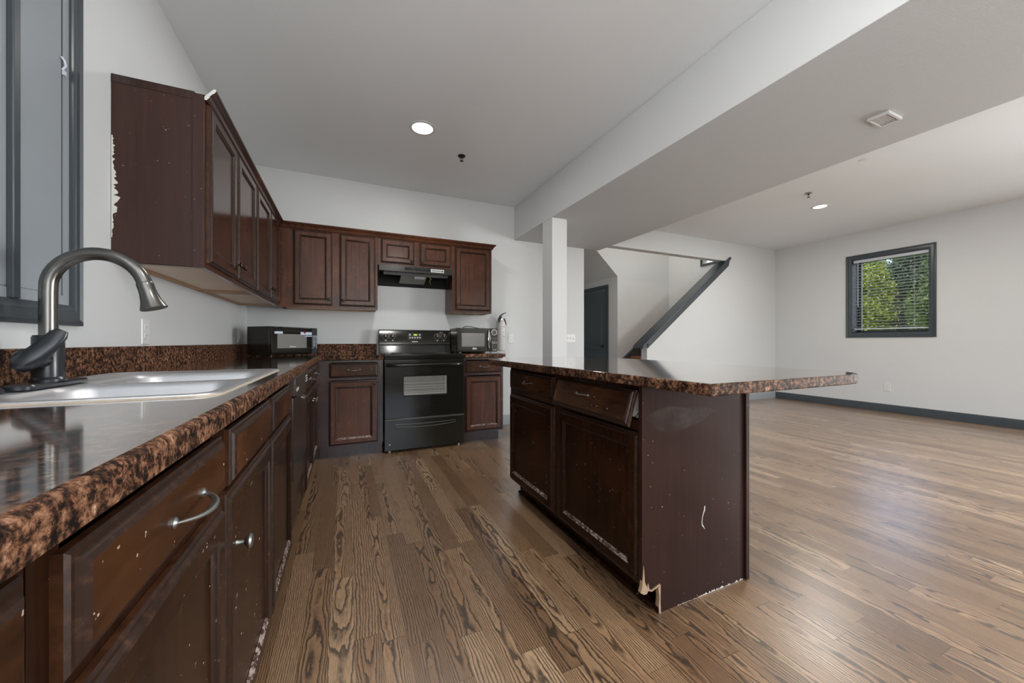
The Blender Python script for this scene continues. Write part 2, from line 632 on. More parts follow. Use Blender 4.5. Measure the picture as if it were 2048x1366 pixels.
def drawer_at(M, u0, v0, u1, v1, parent, pull=True, mats=None, name='drawer'):
    mb = MB(M)
    panel_loops(mb, u0, v0, u1, v1, DRW_PROF, DRW_MATS)
    o = mb.build(name, (mats or [WOOD_H, EDGE, BEAD, WOOD_H]) + [BEADB, SIDE], parent, 0, 20)
    if pull:
        pull_at(M, (u0 + u1) / 2, (v0 + v1) / 2 + .004, .020, o)
    return o


def carcass(M, u0, u1, z0, z1, depth, parent, stiles, rails, mats, frame_t=.019, top=False):
    """open box with a face frame; w=0 is the front of the face frame."""
    mb = MB(M)
    t = .016
    mb.box((u0, z0, -depth), (u0 + t, z1, -frame_t), 0)
    mb.box((u1 - t, z0, -depth), (u1, z1, -frame_t), 0)
    mb.box((u0 + t, z0, -depth), (u1 - t, z0 + t, -frame_t), 0)
    mb.box((u0 + t, z0 + t, -depth), (u1 - t, z1, -depth + .006), 1)
    if top:
        mb.box((u0 + t, z1 - t, -depth + .006), (u1 - t, z1, -frame_t), 0)
    o = mb.build('carcass', [mats[0], BLACKV], parent)
    mb = MB(M)
    for a, b in stiles:
        mb.box((a, z0, -frame_t), (b, z1, 0), 0)
    ss = sorted(stiles)
    for a, b in rails:
        for i in range(len(ss) - 1):
            mb.box((ss[i][1], a, -frame_t), (ss[i + 1][0], b, -.0005), 0)
    mb.build('face_frame', mats[0], parent)
    return o


# ------------------------------------------------------------------ room shell
XL, XR, YB, YR, HC = -.86, 7.256, 4.24, -2.6, 2.73

struct(MB().box((-1.0, YR - .1, -.12), (7.6, 7.4, 0)).build('floor', OAK), 'dark stained oak strip floor running towards the back wall')
mb = MB()
mb.box((-1.0, YR - .12, HC), (7.6, YB + .12, HC + .12))
struct(mb.build('ceiling', CEIL), 'flat off-white painted ceiling over kitchen and living area')
struct(MB().box((XL - .12, YR - .12, 0), (XL, YB + .12, HC)).build('wall_left', WALL), 'off-white wall behind the sink')
mb = MB()
mb.box((XL, YB, 0), (2.995, YB + .12, HC))
struct(mb.build('wall_back', WALL), 'off-white kitchen wall behind the black range')
mb = MB()
mb.prism([(4.137, 0), (XR, 0), (XR, HC), (2.995, HC), (2.995, 2.412), (5.99, 2.412), (4.137, .988)], 'y', YB, YB + .12)
struct(mb.build('wall_stair', WALL), 'off-white stair wall with a sloping top under a header')
# right wall with its window opening
wy0, wy1, wz0, wz1 = 2.245, 3.105, 1.17, 2.315
mb = MB()
mb.box((XR, YR - .12, 0), (XR + .26, wy0, HC))
mb.box((XR, wy1, 0), (XR + .26, YB + .12, HC))
mb.box((XR, wy0, 0), (XR + .26, wy1, wz0))
mb.box((XR, wy0, wz1), (XR + .26, wy1, HC))
struct(mb.build('wall_right', WALL), 'off-white living room wall with one window')
# rear wall, behind the camera, with two glazed openings
mb = MB()
for a, b in ((XL, -.15), (1.65, 2.95), (5.65, XR)):
    mb.box((a, YR - .12, 0), (b, YR, HC))
for a, b in ((-.15, 1.65), (2.95, 5.65)):
    mb.box((a, YR - .12, 0), (b, YR, .45))
    mb.box((a, YR - .12, 2.45), (b, YR, HC))
struct(mb.build('wall_rear', WALL), 'off-white wall behind the viewer with two wide windows')
BX0, BX1, BZ = 1.934, 3.238, 2.316
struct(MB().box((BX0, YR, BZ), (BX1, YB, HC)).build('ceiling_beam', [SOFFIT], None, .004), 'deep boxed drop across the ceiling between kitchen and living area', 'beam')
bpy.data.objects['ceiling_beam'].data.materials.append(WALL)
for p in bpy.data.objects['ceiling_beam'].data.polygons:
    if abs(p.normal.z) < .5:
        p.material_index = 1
struct(MB().box((1.934, 3.295, 0), (2.114, 3.50, BZ)).build('column', WALL, None, .004), 'square off-white column standing under the dropped beam', 'column')
# hall and stairwell beyond the back wall
struct(MB().box((2.78, YB + .12, 0), (2.90, 7.3, 4.7)).build('wall_hall', WALL))
struct(MB().box((2.90, 7.2, 0), (4.72, 7.3, 4.7)).build('wall_hall_end', WALL))
mb = MB()
mb.prism([(4.6, 0), (5.9, 0), (5.9, 4.7), (2.9, 4.7), (2.9, 3.80), (4.6, 2.25)], 'y', 5.45, 5.57)
struct(mb.build('wall_stairwell', WALL))
struct(MB().prism([(4.6, 2.25), (2.9, 3.80), (2.9, 3.92), (4.72, 2.26)], 'y', 5.57, 7.2).build('trim_1', WALL), 'sloping underside of the upper stair flight')
mb = MB()
mb.box((4.6, 5.57, 0), (4.72, 7.2, 2.25))
struct(mb.build('wall_door', WALL))
sy0, sy1, sz0, sz1 = 4.36, 4.69, 2.44, 3.1
mb = MB()
mb.box((5.9, sy1, 0), (6.02, 5.57, 4.7))
mb.box((5.9, YB + .12, 0), (6.02, sy1, sz0))
mb.box((5.9, YB + .12, sz1), (6.02, sy1, 4.7))
struct(mb.build('wall_landing', WALL))
struct(MB().box((2.78, YB, HC + .12), (6.02, YB + .12, 4.7)).build('wall_upper', WALL))
struct(MB().box((2.78, YB, 4.7), (6.1, 7.3, 4.8)).build('ceiling_stairwell', CEIL))

# baseboards
struct(MB().prism([(XR, 0), (XR - .014, 0), (XR - .014, .095), (XR - .008, .112), (XR, .115)], 'y', YR, YB - .001).build('baseboard_right', TRIM), 'slate grey baseboard along the window wall')
struct(MB().prism([(YB, 0), (YB - .014, 0), (YB - .014, .10), (YB - .006, .12), (YB, .12)], 'x', 4.14, XR - .015).build('baseboard_stair', TRIM_PALE), 'pale grey baseboard along the stair wall')
struct(MB().prism([(YB, 0), (YB - .014, 0), (YB - .014, .10), (YB - .006, .12), (YB, .12)], 'x', 1.53, 2.99).build('baseboard_back', TRIM_PALE), 'pale grey baseboard right of the cabinets')


# ------------------------------------------------------------------ windows and doors
def casing_frame(name, M, u0, v0, u1, v1, wd, parent, mat, wb=None):
    wb = wb or wd
    mb = MB(M)

    def bar(poly):
        mb.poly(poly)
    prof = [(0.0, 0.0), (0.0, .018), (.2, .022), (.32, .016), (.68, .016), (.8, .012), (1.0, .010), (1.0, 0.0)]
    loops = []
    for q, h in prof:
        d, db = q * wd, q * wb
        loops.append([(u0 + d, v0 + db, h), (u1 - d, v0 + db, h), (u1 - d, v1 - d, h), (u0 + d, v1 - d, h)])
    mb.loft(loops)
    return mb.build(name, mat, parent, 0, 25)


# window_1: the tall slate window over the sink
M1 = frame((XL, 0, 0), '+x')
w1 = struct(thing('window_1', 'slate framed window with grey panels above the sink', 'window', (XL, 1.2, 1.1)), None)
u0, u1, v0, v1 = .62, 1.80, 1.085, 2.42
casing_frame('casing', M1, u0, v0, u1, v1, .046, w1, TRIM, .068)
mb = MB(M1)
panel_loops(mb, u0 + .046, v0 + .068, u1 - .046, v1 - .046, [(0, .001), (0, .004), (.030, .004), (.031, .0005), (.034, .0005), (.035, .003)], [0, 0, 1, 1, 0, 0], 0)
mb.build('panel', [PANEL, TRIM], w1, 0, 20)
mb = MB(M1)
for um in (1.515, .95):
    mb.box((um - .013, v0 + .068, .002), (um + .013, v1 - .046, .018))
mb.build('mullion', TRIM, w1, .003)
mb = MB(M1)
mb.tube([(1.722, 1.93, .004), (1.723, 1.945, .012), (1.719, 1.96, .010), (1.712, 1.968, .006)], .003, 8)
mb.box((1.722, 1.915, .003), (1.735, 1.93, .008))
mb.build('latch_hook', GREYW, w1)

# window_2: living room window in the right wall
w2 = struct(thing('window_2', 'square slate framed window in the right-hand wall with trees outside', 'window', (XR, 2.7, 1.1)), None)
M2 = frame((XR, 0, 0), '-x')
casing_frame('casing', M2, -3.172, 1.10, -2.190, 2.378, .070, w2, TRIM)
mb = MB()
t = .006
mb.box((XR + .002, wy0, wz0), (XR + .258, wy0 + t, wz1))
mb.box((XR + .002, wy1 - t, wz0), (XR + .258, wy1, wz1))
mb.box((XR + .002, wy0 + t, wz0), (XR + .258, wy1 - t, wz0 + t))
mb.box((XR + .002, wy0 + t, wz1 - t), (XR + .258, wy1 - t, wz1))
mb.build('jamb', plain('jamb_shade', (.016, .020, .025), .5), w2)  # darker than the trim; the jamb's shade is put into its colour
mb = MB()
xs = XR + .20
f = .032
for a, b, c, d in ((wy0 + t, wz0 + t, wy1 - t, wz0 + t + f), (wy0 + t, wz1 - t - f, wy1 - t, wz1 - t), (wy0 + t, wz0 + t + f, wy0 + t + f, wz1 - t - f), (wy1 - t - f, wz0 + t + f, wy1 - t, wz1 - t - f)):
    mb.box((xs, a, b), (xs + .035, c, d))
mb.build('sash', TRIM, w2, .002)
MB().box((xs + .014, wy0 + t + f, wz0 + t + f), (xs + .018, wy1 - t - f, wz1 - t - f)).build('glass', GLASS, w2)

# venetian blind inside window_2
bl = thing('venetian_blind', 'open horizontal slat blind hanging in the right-hand window', 'blind', (XR + .06, 2.675, 1.2))
xb = XR + .055
MB().prism([(xb - .030, 2.262), (xb + .025, 2.262), (xb + .025, 2.309), (xb - .022, 2.309), (xb - .030, 2.300)], 'y', wy0 + .010, wy1 - .010).build('headrail', GREYW, bl, .003)
mb = MB()
ns = 23
for i in range(ns):
    z = 1.262 + (2.235 - 1.262) * i / (ns - 1)
    loops = []
    for q in (-1, -.5, 0, .5, 1):
        loops.append((xb + q * .0125, .0016 * (1 - q * q) - q * .0022))
    top = [(x, z + h + .0006) for x, h in loops]
    bot = [(x, z + h - .0006) for x, h in reversed(loops)]
    mb.prism(top + bot, 'y', wy0 + .014, wy1 - .014)
mb.build('slats', SLAT, bl)
MB().box((xb - .013, wy0 + .012, 1.222), (xb + .013, wy1 - .012, 1.240)).build('bottom_rail', GREYW, bl, .002)
mb = MB()
for yy in (2.42, 2.93):
    for dx in (-.014, .014):
        mb.tube([(xb + dx, yy, 1.235), (xb + dx, yy, 2.265)], .0009, 5)
mb.build('ladder_cord', SLAT, bl)
mb = MB()
mb.tube([(xb - .034, 3.035, 2.27), (xb - .036, 3.035, 2.24), (xb - .036, 3.035, 1.58)], .0035, 6)
mb.build('tilt_wand', SLAT, bl)

# window_3: small stair window
w3 = struct(thing('window_3', 'small white window at the head of the stairs', 'window', (5.9, 4.5, 2.4)), None)
M3 = frame((5.9, 0, 0), '-x')
casing_frame('casing', M3, -(sy1 + .035), sz0 - .036, -(sy0 + .002), sz1 + .036, .036, w3, TRIM)
mb = MB()
for yy in (sy0 + .012, sy1 - .012, (sy0 + sy1) / 2):
    mb.box((5.95, yy - .012, sz0), (5.975, yy + .012, sz1))
for zz in (sz0 + .015, sz1 - .015, 2.66):
    mb.box((5.952, sy0, zz - .012), (5.973, sy1, zz + .012))
mb.build('sash', WHITEP, w3)
MB().box((5.962, sy0, sz0), (5.964, sy1, sz1)).build('glass', GLASS, w3)

# glazing of the rear wall
for n, (a, b) in enumerate(((-.15, 1.65), (2.95, 5.65))):
    w = struct(thing('window_%d' % (4 + n), 'wide window behind the viewer', 'window', ((a + b) / 2, YR, .45)), None)
    mb = MB()
    for x in (a, b - .05, (a + b) / 2 - .025):
        mb.box((x, YR - .08, .45), (x + .05, YR - .03, 2.45))
    for z in (.45, 2.40):
        mb.box((a, YR - .079, z), (b, YR - .031, z + .05))
    mb.build('sash', WHITEP, w)
    MB().box((a + .05, YR - .057, .5), (b - .05, YR - .053, 2.4)).build('glass', GLASS, w)

# door_1 in the hall
d1 = struct(thing('door_1', 'dark slate arched-panel door standing in the hall behind the stub wall', 'door', (4.6, 6.3, 0)), None)
MD = frame((4.6, 0, 0), '-x')
mb = MB(MD)
dy0, dy1 = 5.79, 6.60
mb.box((-dy1, .01, -.03), (-dy0, 2.04, .004))


def arch(u0, v0, u1, v1, rise, h, n=14):
    out = [(u0, v0, h), (u1, v0, h)]
    for i in range(n + 1):
        a = i / n
        uu = u1 + (u0 - u1) * a
        out.append((uu, v1 - rise + rise * math.sin(PI * a) ** .7, h))
    return out


for (a, b, r) in ((.88, 1.90, .10), (.16, .76, .02)):
    loops = [arch(-dy1 + .12 + d, a + d, -dy0 - .12 - d, b - d, r, h) for d, h in ((0, .0042), (.010, .013), (.024, .013), (.034, .0045), (.050, .0045), (.070, .010))]
    mb.loft(loops, 0, False, True)
mb.build('leaf', DOORP, d1, 0, 25)
mb = MB(MD)
mb.box((-dy0, 0, 0), (-dy0 + .085, 2.135, .02))
mb.box((-dy1 - .085, 0, 0), (-dy1, 2.135, .02))
mb.box((-dy1, 2.045, 0), (-dy0, 2.135, .02))
mb.build('casing', TRIM, d1, .003)
MB(MD).lathe([(.03, 0), (.03, .006), (.012, .01), (.012, .03), (.026, .04), (.029, .052), (.02, .064), (.004, .067)], (-5.876, .955, .004), (0, 0, 1), 18).build('door_knob', BLACKM, d1)

# stairs
st = struct(thing('stairs', 'oak stair flight with slate risers climbing behind the sloping wall', 'stairs', (4.2, 4.9, 0)), None)
rise, run = .19, .247
mb, mr = MB(), MB()
for i in range(7):
    x = 4.14 + i * run
    mb.box((x - .025, YB + .125, (i + 1) * rise - .028), (x + run, 5.40, (i + 1) * rise))
    mr.box((x, YB + .125, i * rise if i else 0), (x + .018, 5.40, (i + 1) * rise - .028))
mb.build('tread', TREAD, st, .004)
mr.build('riser', RAIL, st)
MB().prism([(4.05, 0), (5.9, 0), (5.9, 1.62), (4.05, .24)], 'y', 5.405, 5.448).build('skirt_board', TRIM, st)
# cap rail on the sloping wall
cp = struct(thing('trim_2', 'slate handrail cap running up the sloping stair wall', 'trim', (4.1, YB, .95)), None)
sl = (2.412 - .988) / (5.99 - 4.137)
k = math.hypot(1, sl)


def capz(x, off=0):
    return .988 + sl * (x - 4.137) + off


mb = MB()
xa, xe = 4.02, 5.985
A = [(xa, capz(xa, .030)), (xe, capz(xe, .030)), (xe, capz(xe, .075)), (xa + .02, capz(xa + .02, .075)), (xa - .005, capz(xa, .055))]
mb.prism(A, 'y', YB - .04, YB + .175)
mb.build('cap', TRIM, cp, .006)
mb = MB()
A = [(4.137, capz(4.137, -.055)), (xe - .03, capz(xe - .03, -.055)), (xe - .03, capz(xe - .03, .030)), (4.137, capz(4.137, .030))]
mb.prism(A, 'y', YB - .018, YB - .001)
A = [(4.137, capz(4.137, -.01)), (xe - .03, capz(xe - .03, -.01)), (xe - .03, capz(xe - .03, .030)), (4.137, capz(4.137, .030))]
mb.prism(A, 'y', YB - .030, YB - .017)
mb.build('apron', TRIM, cp, .003)

# ------------------------------------------------------------------ left run of base cabinets
XF = -.238           # face frame plane
Z0, ZT = .105, .873
ML = frame((XF, 0, 0), '+x')
DEP = XF - XL - .004


def toe(M, u0, u1, parent, depth=.075, back=.02, mat=None):
    mb = MB(M)
    mb.box((u0, 0, -depth - back), (u1, Z0, -depth))
    return mb.build('toe_kick', mat or WOOD_FR, parent)


LM = [WOOD_FR]
# cabinet nearest the camera
LD = [WOOD]
c0 = thing('base_cabinet', 'dark wood base cabinet cut off at the bottom left corner, nearest the viewer', 'cabinet', (-.5, .1, 0))
carcass(ML, -.42, .434, Z0, ZT, DEP, c0, [(-.42, -.38), (.396, .434)], [(Z0, .135), (.700, .722), (.845, ZT)], LD)
drawer_at(ML, -.40, .715, .416, .850, c0)
door_at(ML, -.40, .118, .416, .695, c0, (-.36, .62))
toe(ML, -.42, .434, c0)
# drawer + door cabinet
c1 = thing('base_cabinet', 'dark wood base cabinet with the large pewter drawer pull, beside the sink', 'cabinet', (-.5, .65, 0))
carcass(ML, .435, .935, Z0, ZT, DEP, c1, [(.436, .474), (.897, .934)], [(Z0, .135), (.697, .735), (.846, ZT)], LD)
drawer_at(ML, .462, .727, .914, .842, c1, False)
pull_at(ML, .712, .780, .020, c1.children[-1], None, .058)
door_at(ML, .462, .118, .914, .704, c1, None)
toe(ML, .435, .935, c1)
# sink base
c2 = thing('sink_cabinet', 'dark wood double-door cabinet under the steel sink', 'cabinet', (-.5, 1.42, 0))
carcass(ML, .936, 1.916, Z0, ZT, DEP, c2, [(.937, .975), (1.415, 1.450), (1.878, 1.915)], [(Z0, .135), (.697, .735), (.846, ZT)], LD)
for a, b in ((.968, 1.414), (1.454, 1.890)):
    drawer_at(ML, a, .722, b, .842, c2, False, None, 'false_drawer')
door_at(ML, .938, .118, 1.410, .712, c2, (.980, .592), [WOOD, EDGE, BEAD, WOOD])
door_at(ML, 1.428, .118, 1.898, .708, c2, None)
toe(ML, .936, 1.916, c2)

# dishwasher
dw = thing('dishwasher', 'black-brown built-in dishwasher with a bowed control panel, under the counter', 'dishwasher', (-.5, 2.18, 0))
a, b = 1.920, 2.526
MB(ML).box((a, .10, -DEP), (b, .868, -.012)).build('tub', BLACKM, dw)
mb = MB(ML)
mb.box((a + .003, .395, -.011), (b - .003, .775, .020))
mb.build('door', DWASH, dw, .004)
mb = MB(ML)
n = 12
lo, hi = [], []
for i in range(n + 1):
    s_ = i / n
    u = a + .003 + (b - a - .006) * s_
    drop = .035 * math.sin(PI * s_)
    hi.append((u, .866))
    lo.append((u, .785 - drop))
poly = hi + lo[::-1]
mb.loft([[(p[0], p[1], h) for p in poly] for h in (-.011, .028)], 0, True, True)
cpn = mb.build('control_panel', DWASHP, dw, .003)
mb = MB(ML)
mb.box((a + .05, .800, .0275), (a + .13, .815, .0295))
mb.build('badge', INKW, cpn)
mb = MB(ML)
for i in range(4):
    for j in range(3):
        mb.box((b - .14 + i * .026, .805 + j * .014, .0275), (b - .122 + i * .026, .811 + j * .014, .029))
mb.build('buttons', LABELW, cpn)
mb = MB(ML)
mb.tube([(2.20, .742, .02), (2.20, .736, .036), (2.27, .736, .036), (2.27, .742, .02)], .006, 8)
mb.build('latch', DWASHP, dw)
mb = MB(ML)
mb.box((a + .003, .285, -.011), (b - .003, .388, .010))
mb.box((a + .003, .386, -.009), (b - .003, .394, .016), 1)
mb.build('lower_panel', [DWASH, DWASHP], dw, .003)
mb = MB(ML)
mb.box((a + .003, .105, -.03), (b - .003, .28, -.004))
mb.box((a + .01, .262, -.005), (b - .01, .268, .001), 1)
mb.build('kick_plate', [DWASH, DWASHP], dw, .002)

# corner side double cabinet
c3 = thing('base_cabinet', 'dark wood double-door base cabinet between dishwasher and corner', 'cabinet', (-.5, 3.0, 0))
carcass(ML, 2.530, 3.598, Z0, ZT, DEP, c3, [(2.531, 2.56), (2.990, 3.026), (3.485, 3.597)], [(Z0, .135), (.697, .735), (.845, ZT)], LM)
for a, b, kn in ((2.548, 3.000, 2.955), (3.018, 3.490, 3.058)):
    drawer_at(ML, a, .722, b, .846, c3)
    door_at(ML, a, .118, b, .700, c3, (kn, .615))
toe(ML, 2.530, 3.67, c3)

# ------------------------------------------------------------------ back run of base cabinets
YF = 3.60
MBK = frame((0, YF, 0), '-y')
DB = YB - YF - .004
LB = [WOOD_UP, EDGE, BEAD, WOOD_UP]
c4 = thing('base_cabinet', 'reddish wood single-door base cabinet left of the black range', 'cabinet', (.05, 3.9, 0))
carcass(MBK, XF + .004, .310, Z0, ZT, DB, c4, [(XF + .004, -.125), (.258, .310)], [(Z0, .135), (.690, .722), (.848, ZT)], [WOOD_FR])
drawer_at(MBK, -.137, .713, .267, .842, c4)
door_at(MBK, -.139, .118, .267, .684, c4, (.235, .655), [WOOD_UP, EDGE, BEAD, WOOD_UP], BRONZE)
toe(MBK, XF - .072, .310, c4, .072)
c5 = thing('base_cabinet', 'reddish wood narrow base cabinet right of the black range', 'cabinet', (1.3, 3.9, 0))
carcass(MBK, 1.084, 1.514, Z0, ZT, DB, c5, [(1.084, 1.115), (1.480, 1.514)], [(Z0, .135), (.690, .722), (.848, ZT)], [WOOD_FR])
drawer_at(MBK, 1.100, .713, 1.495, .838, c5)
door_at(MBK, 1.097, .122, 1.493, .680, c5, None, LB)
toe(MBK, 1.084, 1.490, c5, .072)

# ------------------------------------------------------------------ countertops
ZC = .91
SX0, SX1, SY0, SY1 = -.785, -.275, 1.03, 1.865      # sink cut
ct = thing('countertop', 'speckled brown laminate corner countertop holding the steel sink', 'countertop', (-.5, 1.5, ZT))
mb = MB()
XC, YCN = -.207, 3.557
outer = [(XL + .001, -.44, ZC), (XC - .012, -.44, ZC), (XC - .012, YCN - .012, ZC), (.311, YCN - .012, ZC), (.311, YB - .001, ZC), (XL + .001, YB - .001, ZC)]
hole = rrect(SX0 + .012, SY0 + .012, SX1 - .012, SY1 - .012, .04, ZC)
fill_holes(mb, outer, [hole])
ob = [(p[0], p[1], ZT + .001) for p in outer]
fill_holes(mb, ob, [[(p[0], p[1], ZT + .001) for p in hole]])
mb.loft([hole, [(p[0], p[1], ZT + .001) for p in hole]])
# rolled front edge along both runs
pr = [(-.012, ZC), (-.006, ZC - .001), (-.002, ZC - .004), (0, ZC - .009), (0, ZT - .002), (-.006, ZT - .004), (-.012, ZT)]
ks = [mb.add([(XC + d, -.44, z), (XC + d, YCN + d, z), (.311, YCN + d, z)]) for d, z in pr]
for i in range(len(ks) - 1):
    for j in (0, 1):
        mb.face([ks[i] + j, ks[i] + j + 1, ks[i + 1] + j + 1, ks[i + 1] + j])
mb.poly([(XL + .001, -.44, ZC), (XC - .012, -.44, ZC), (XC - .012, -.44, ZT), (XL + .001, -.44, ZT)])
mb.poly([(.311, YCN - .012, ZC), (.311, YB - .001, ZC), (.311, YB - .001, ZT), (.311, YCN - .012, ZT)])
polish(mb.build('surface', [LAM, LAMP], ct, 0, 50))
mb = MB()
mb.prism([(XL + .001, ZC), (XL + .02, ZC), (XL + .02, 1.006), (XL + .016, 1.011), (XL + .001, 1.011)], 'y', -.44, YB - .001)
mb.prism([(YB - .001, ZC), (YB - .02, ZC), (YB - .02, 1.006), (YB - .016, 1.011), (YB - .001, 1.011)], 'x', XL + .02, .300)
mb.build('backsplash', LAM, ct)
ct2 = thing('countertop', 'short speckled brown laminate countertop right of the range', 'countertop', (1.3, 3.9, ZT))
polish(MB().box((1.086, YCN, ZT + .001), (1.526, YB - .001, ZC)).build('surface', [LAM, LAMP], ct2, .005))
MB().box((1.086, YB - .02, ZC), (1.526, YB - .001, 1.011)).build('backsplash', LAM, ct2, .003)

# ------------------------------------------------------------------ sink, faucet
sk = thing('sink', 'stainless steel double-bowl drop-in sink in the left countertop', 'sink', (-.53, 1.45, ZC))
mb = MB()
o0 = rrect(SX0 - .012, SY0 - .012, SX1 + .012, SY1 + .012, .05, ZC + .001)
o1 = rrect(SX0 - .010, SY0 - .010, SX1 + .010, SY1 + .010, .05, ZC + .0055)
o2 = rrect(SX0 + .004, SY0 + .004, SX1 - .004, SY1 - .004, .045, ZC + .0065)
o3 = rrect(SX0 + .022, SY0 + .020, SX1 - .018, SY1 - .020, .05, ZC - .002)
mb.loft([o0, o1, o2, o3])
bx0, bx1 = SX0 + .085, SX1 - .030
bowls = [(bx0, SY0 + .035, bx1, 1.425), (bx0, 1.47, bx1, SY1 - .035)]
hs = [rrect(a, b, c, d, .06, ZC - .002, 8) for a, b, c, d in bowls]
fill_holes(mb, o3, hs)
mb.build('rim', STEEL, sk, 0, 45)
for (a, b, c, d), h in zip(bowls, hs):
    mb = MB()
    lp = [h]
    for ins, z in ((.004, -.006), (.010, -.016), (.016, -.10), (.024, -.16), (.045, -.182), (.075, -.188)):
        lp.append(rrect(a + ins, b + ins, c - ins, d - ins, .06, ZC + z, 8))
    mb.loft(lp, 0, False, True)
    cx, cy = (a + c) / 2, (b + d) / 2
    mb.build('bowl', STEEL, sk, 0, 60)
    MB().lathe([(.045, .002), (.04, .006), (.03, .003), (.012, .002)], (cx, cy, ZC - .190), (0, 0, 1), 20).build('drain', CHROME, sk)
mb = MB()
lp = rrect(SX0 - .014, SY0 - .014, SX1 + .014, SY1 + .014, .05, ZC + .0008, 8)
dens = []
for i in range(len(lp)):
    a_, b_ = Vector(lp[i]), Vector(lp[(i + 1) % len(lp)])
    nn = max(1, int((b_ - a_).length / .012))
    dens += [a_.lerp(b_, q / nn) for q in range(nn)]
dens.append(dens[0])
mb.tube(dens, [(.0022, random.uniform(.0015, .0055)) for _ in dens], 6, up=(0, 0, 1))
mb.build('caulk_bead', CAULK, sk)

FX, FY = -.735, 1.425
fc = thing('faucet', 'tall pewter gooseneck faucet with a black side lever, standing behind the sink', 'faucet', (FX, FY, ZC))
zb_ = ZC + .006
mb = MB()
mb.loft([rrect(FX - .030, FY - .125, FX + .030, FY + .125, .029, z, 6) if i != 2 else rrect(FX - .027, FY - .122, FX + .027, FY + .122, .026, z, 6) for i, z in enumerate((zb_ - .004, zb_ + .004, zb_ + .008))], 0, True, True)
mb.build('deck_plate', FAUCETD, fc)
MB().lathe([(.034, 0), (.034, .006), (.0295, .012), (.0295, .118), (.027, .124), (.0185, .125)], (FX, FY, zb_ + .008), (0, 0, 1), 28).build('body', FAUCETD, fc)
mb = MB()
path = [(FX, FY, zb_ + .12), (FX, FY, 1.05), (FX, FY, 1.12), (FX, FY, 1.165)]
R = .1
cxx = FX + R
for i in range(1, 23):
    a = PI - (PI * .93) * i / 22
    path.append((cxx + R * math.cos(a), FY, 1.178 + R * math.sin(a)))
last, prev = Vector(path[-1]), Vector(path[-2])
dirn = (last - prev).normalized()
mb.tube(path, .0178, 20, up=(0, 1, 0))
mb.build('spout', FAUCET, fc)
mb = MB()
mb.lathe([(.0180, 0), (.0195, .004), (.0195, .012), (.0192, .02), (.0205, .035), (.024, .055), (.030, .074), (.0315, .078), (.029, .080)], last - dirn * .004, dirn, 28)
hd = mb.build('spray_head', FAUCET, fc)
mb = MB()
hub = Vector((FX, FY - .025, zb_ + .068))
mb.lathe([(.022, 0), (.022, .018), (.025, .030), (.026, .055), (.022, .060)], hub, (0, -1, .05), 24)
mb.build('lever_hub', FAUCETD, fc)
mb = MB()
e0 = hub + Vector((0, -.050, -.008))
pth = [e0 + Vector((-.014, -.004, -.012)), e0 + Vector((-.004, -.002, 0)), e0 + Vector((.018, .004, .025)), e0 + Vector((.036, .010, .050)), e0 + Vector((.050, .014, .073)), e0 + Vector((.057, .016, .085))]
mb.tube(pth, [(.018, .016), (.022, .024), (.014, .024), (.010, .021), (.009, .019), (.004, .012)], 16, up=(0, -1, 0))
lv = mb.build('lever', FAUCETD, fc, 0, 60)
MB().lathe([(.024, 0), (.024, .006), (.018, .010), (.006, .011)], (-.755, 1.275, ZC + .0005), (0, 0, 1), 24).build('hole_cover', FAUCETD, sk)


# ------------------------------------------------------------------ island
isl = thing('island_cabinet', 'dark wood island cabinet with a tilted broken drawer front and chipped end panel', 'island', (1.3, 1.7, 0))
MI = frame((1.02, 0, 0), '-x')
iy0, iy1 = 1.068, 2.290
IM = [WOOD_FR]
carcass(MI, -iy1, -iy0, Z0, ZT, .550, isl, [(-iy1, -2.262), (-1.712, -1.650), (-1.085, -iy0)], [(Z0, .135), (.690, .728), (.850, ZT)], IM)
drawer_at(MI, -2.274, .722, -1.704, .843, isl)
door_at(MI, -2.274, .118, -1.708, .684, isl)
door_at(MI, -1.650, .118, -1.075, .684, isl)
# hanging drawer front: hinged at its top edge, the bottom swung out
tilt = math.radians(17)
Mt = MI @ Matrix.Translation((-1.370, .846, .003)) @ Matrix.Rotation(-math.radians(1.2), 4, 'Y') @ Matrix.Rotation(-tilt, 4, 'X')
mb = MB(Mt)
panel_loops(mb, -.290, -.142, .290, 0, DRW_PROF, DRW_MATS)
td = mb.build('drawer', [WOOD_H, EDGE, BEAD, WOOD_H, BEADB, SIDE], isl, 0, 20)
pull_at(Mt, -.03, -.062, .020, td)
mb = MB(MI)
for a in (-1.640, -1.105):
    mb.box((a, .738, -.45), (a + .012, .835, -.006))
mb.box((-1.628, .738, -.45), (-1.105, .746, -.006))
mb.box((-1.628, .746, -.020), (-1.105, .825, -.008))
mb.build('drawer_box', WHITE, isl)
mb = MB(MI)
mb.tube([(-1.10, .735, -.4), (-1.10, .735, .004)], .004, 6)
mb.tube([(-1.086, .765, -.004), (-1.088, .750, .012), (-1.096, .742, .010)], .002, 6)
mb.build('drawer_slide', CHROME, isl)
toe(MI, -2.270, -1.10, isl, .062, .5, WOOD)
mb = MB(MI)
mb.tube([(-2.27, .012, -.056), (-1.075, .012, -.056)], (.010), 8)
mb.build('shoe_moulding', WOOD, isl)
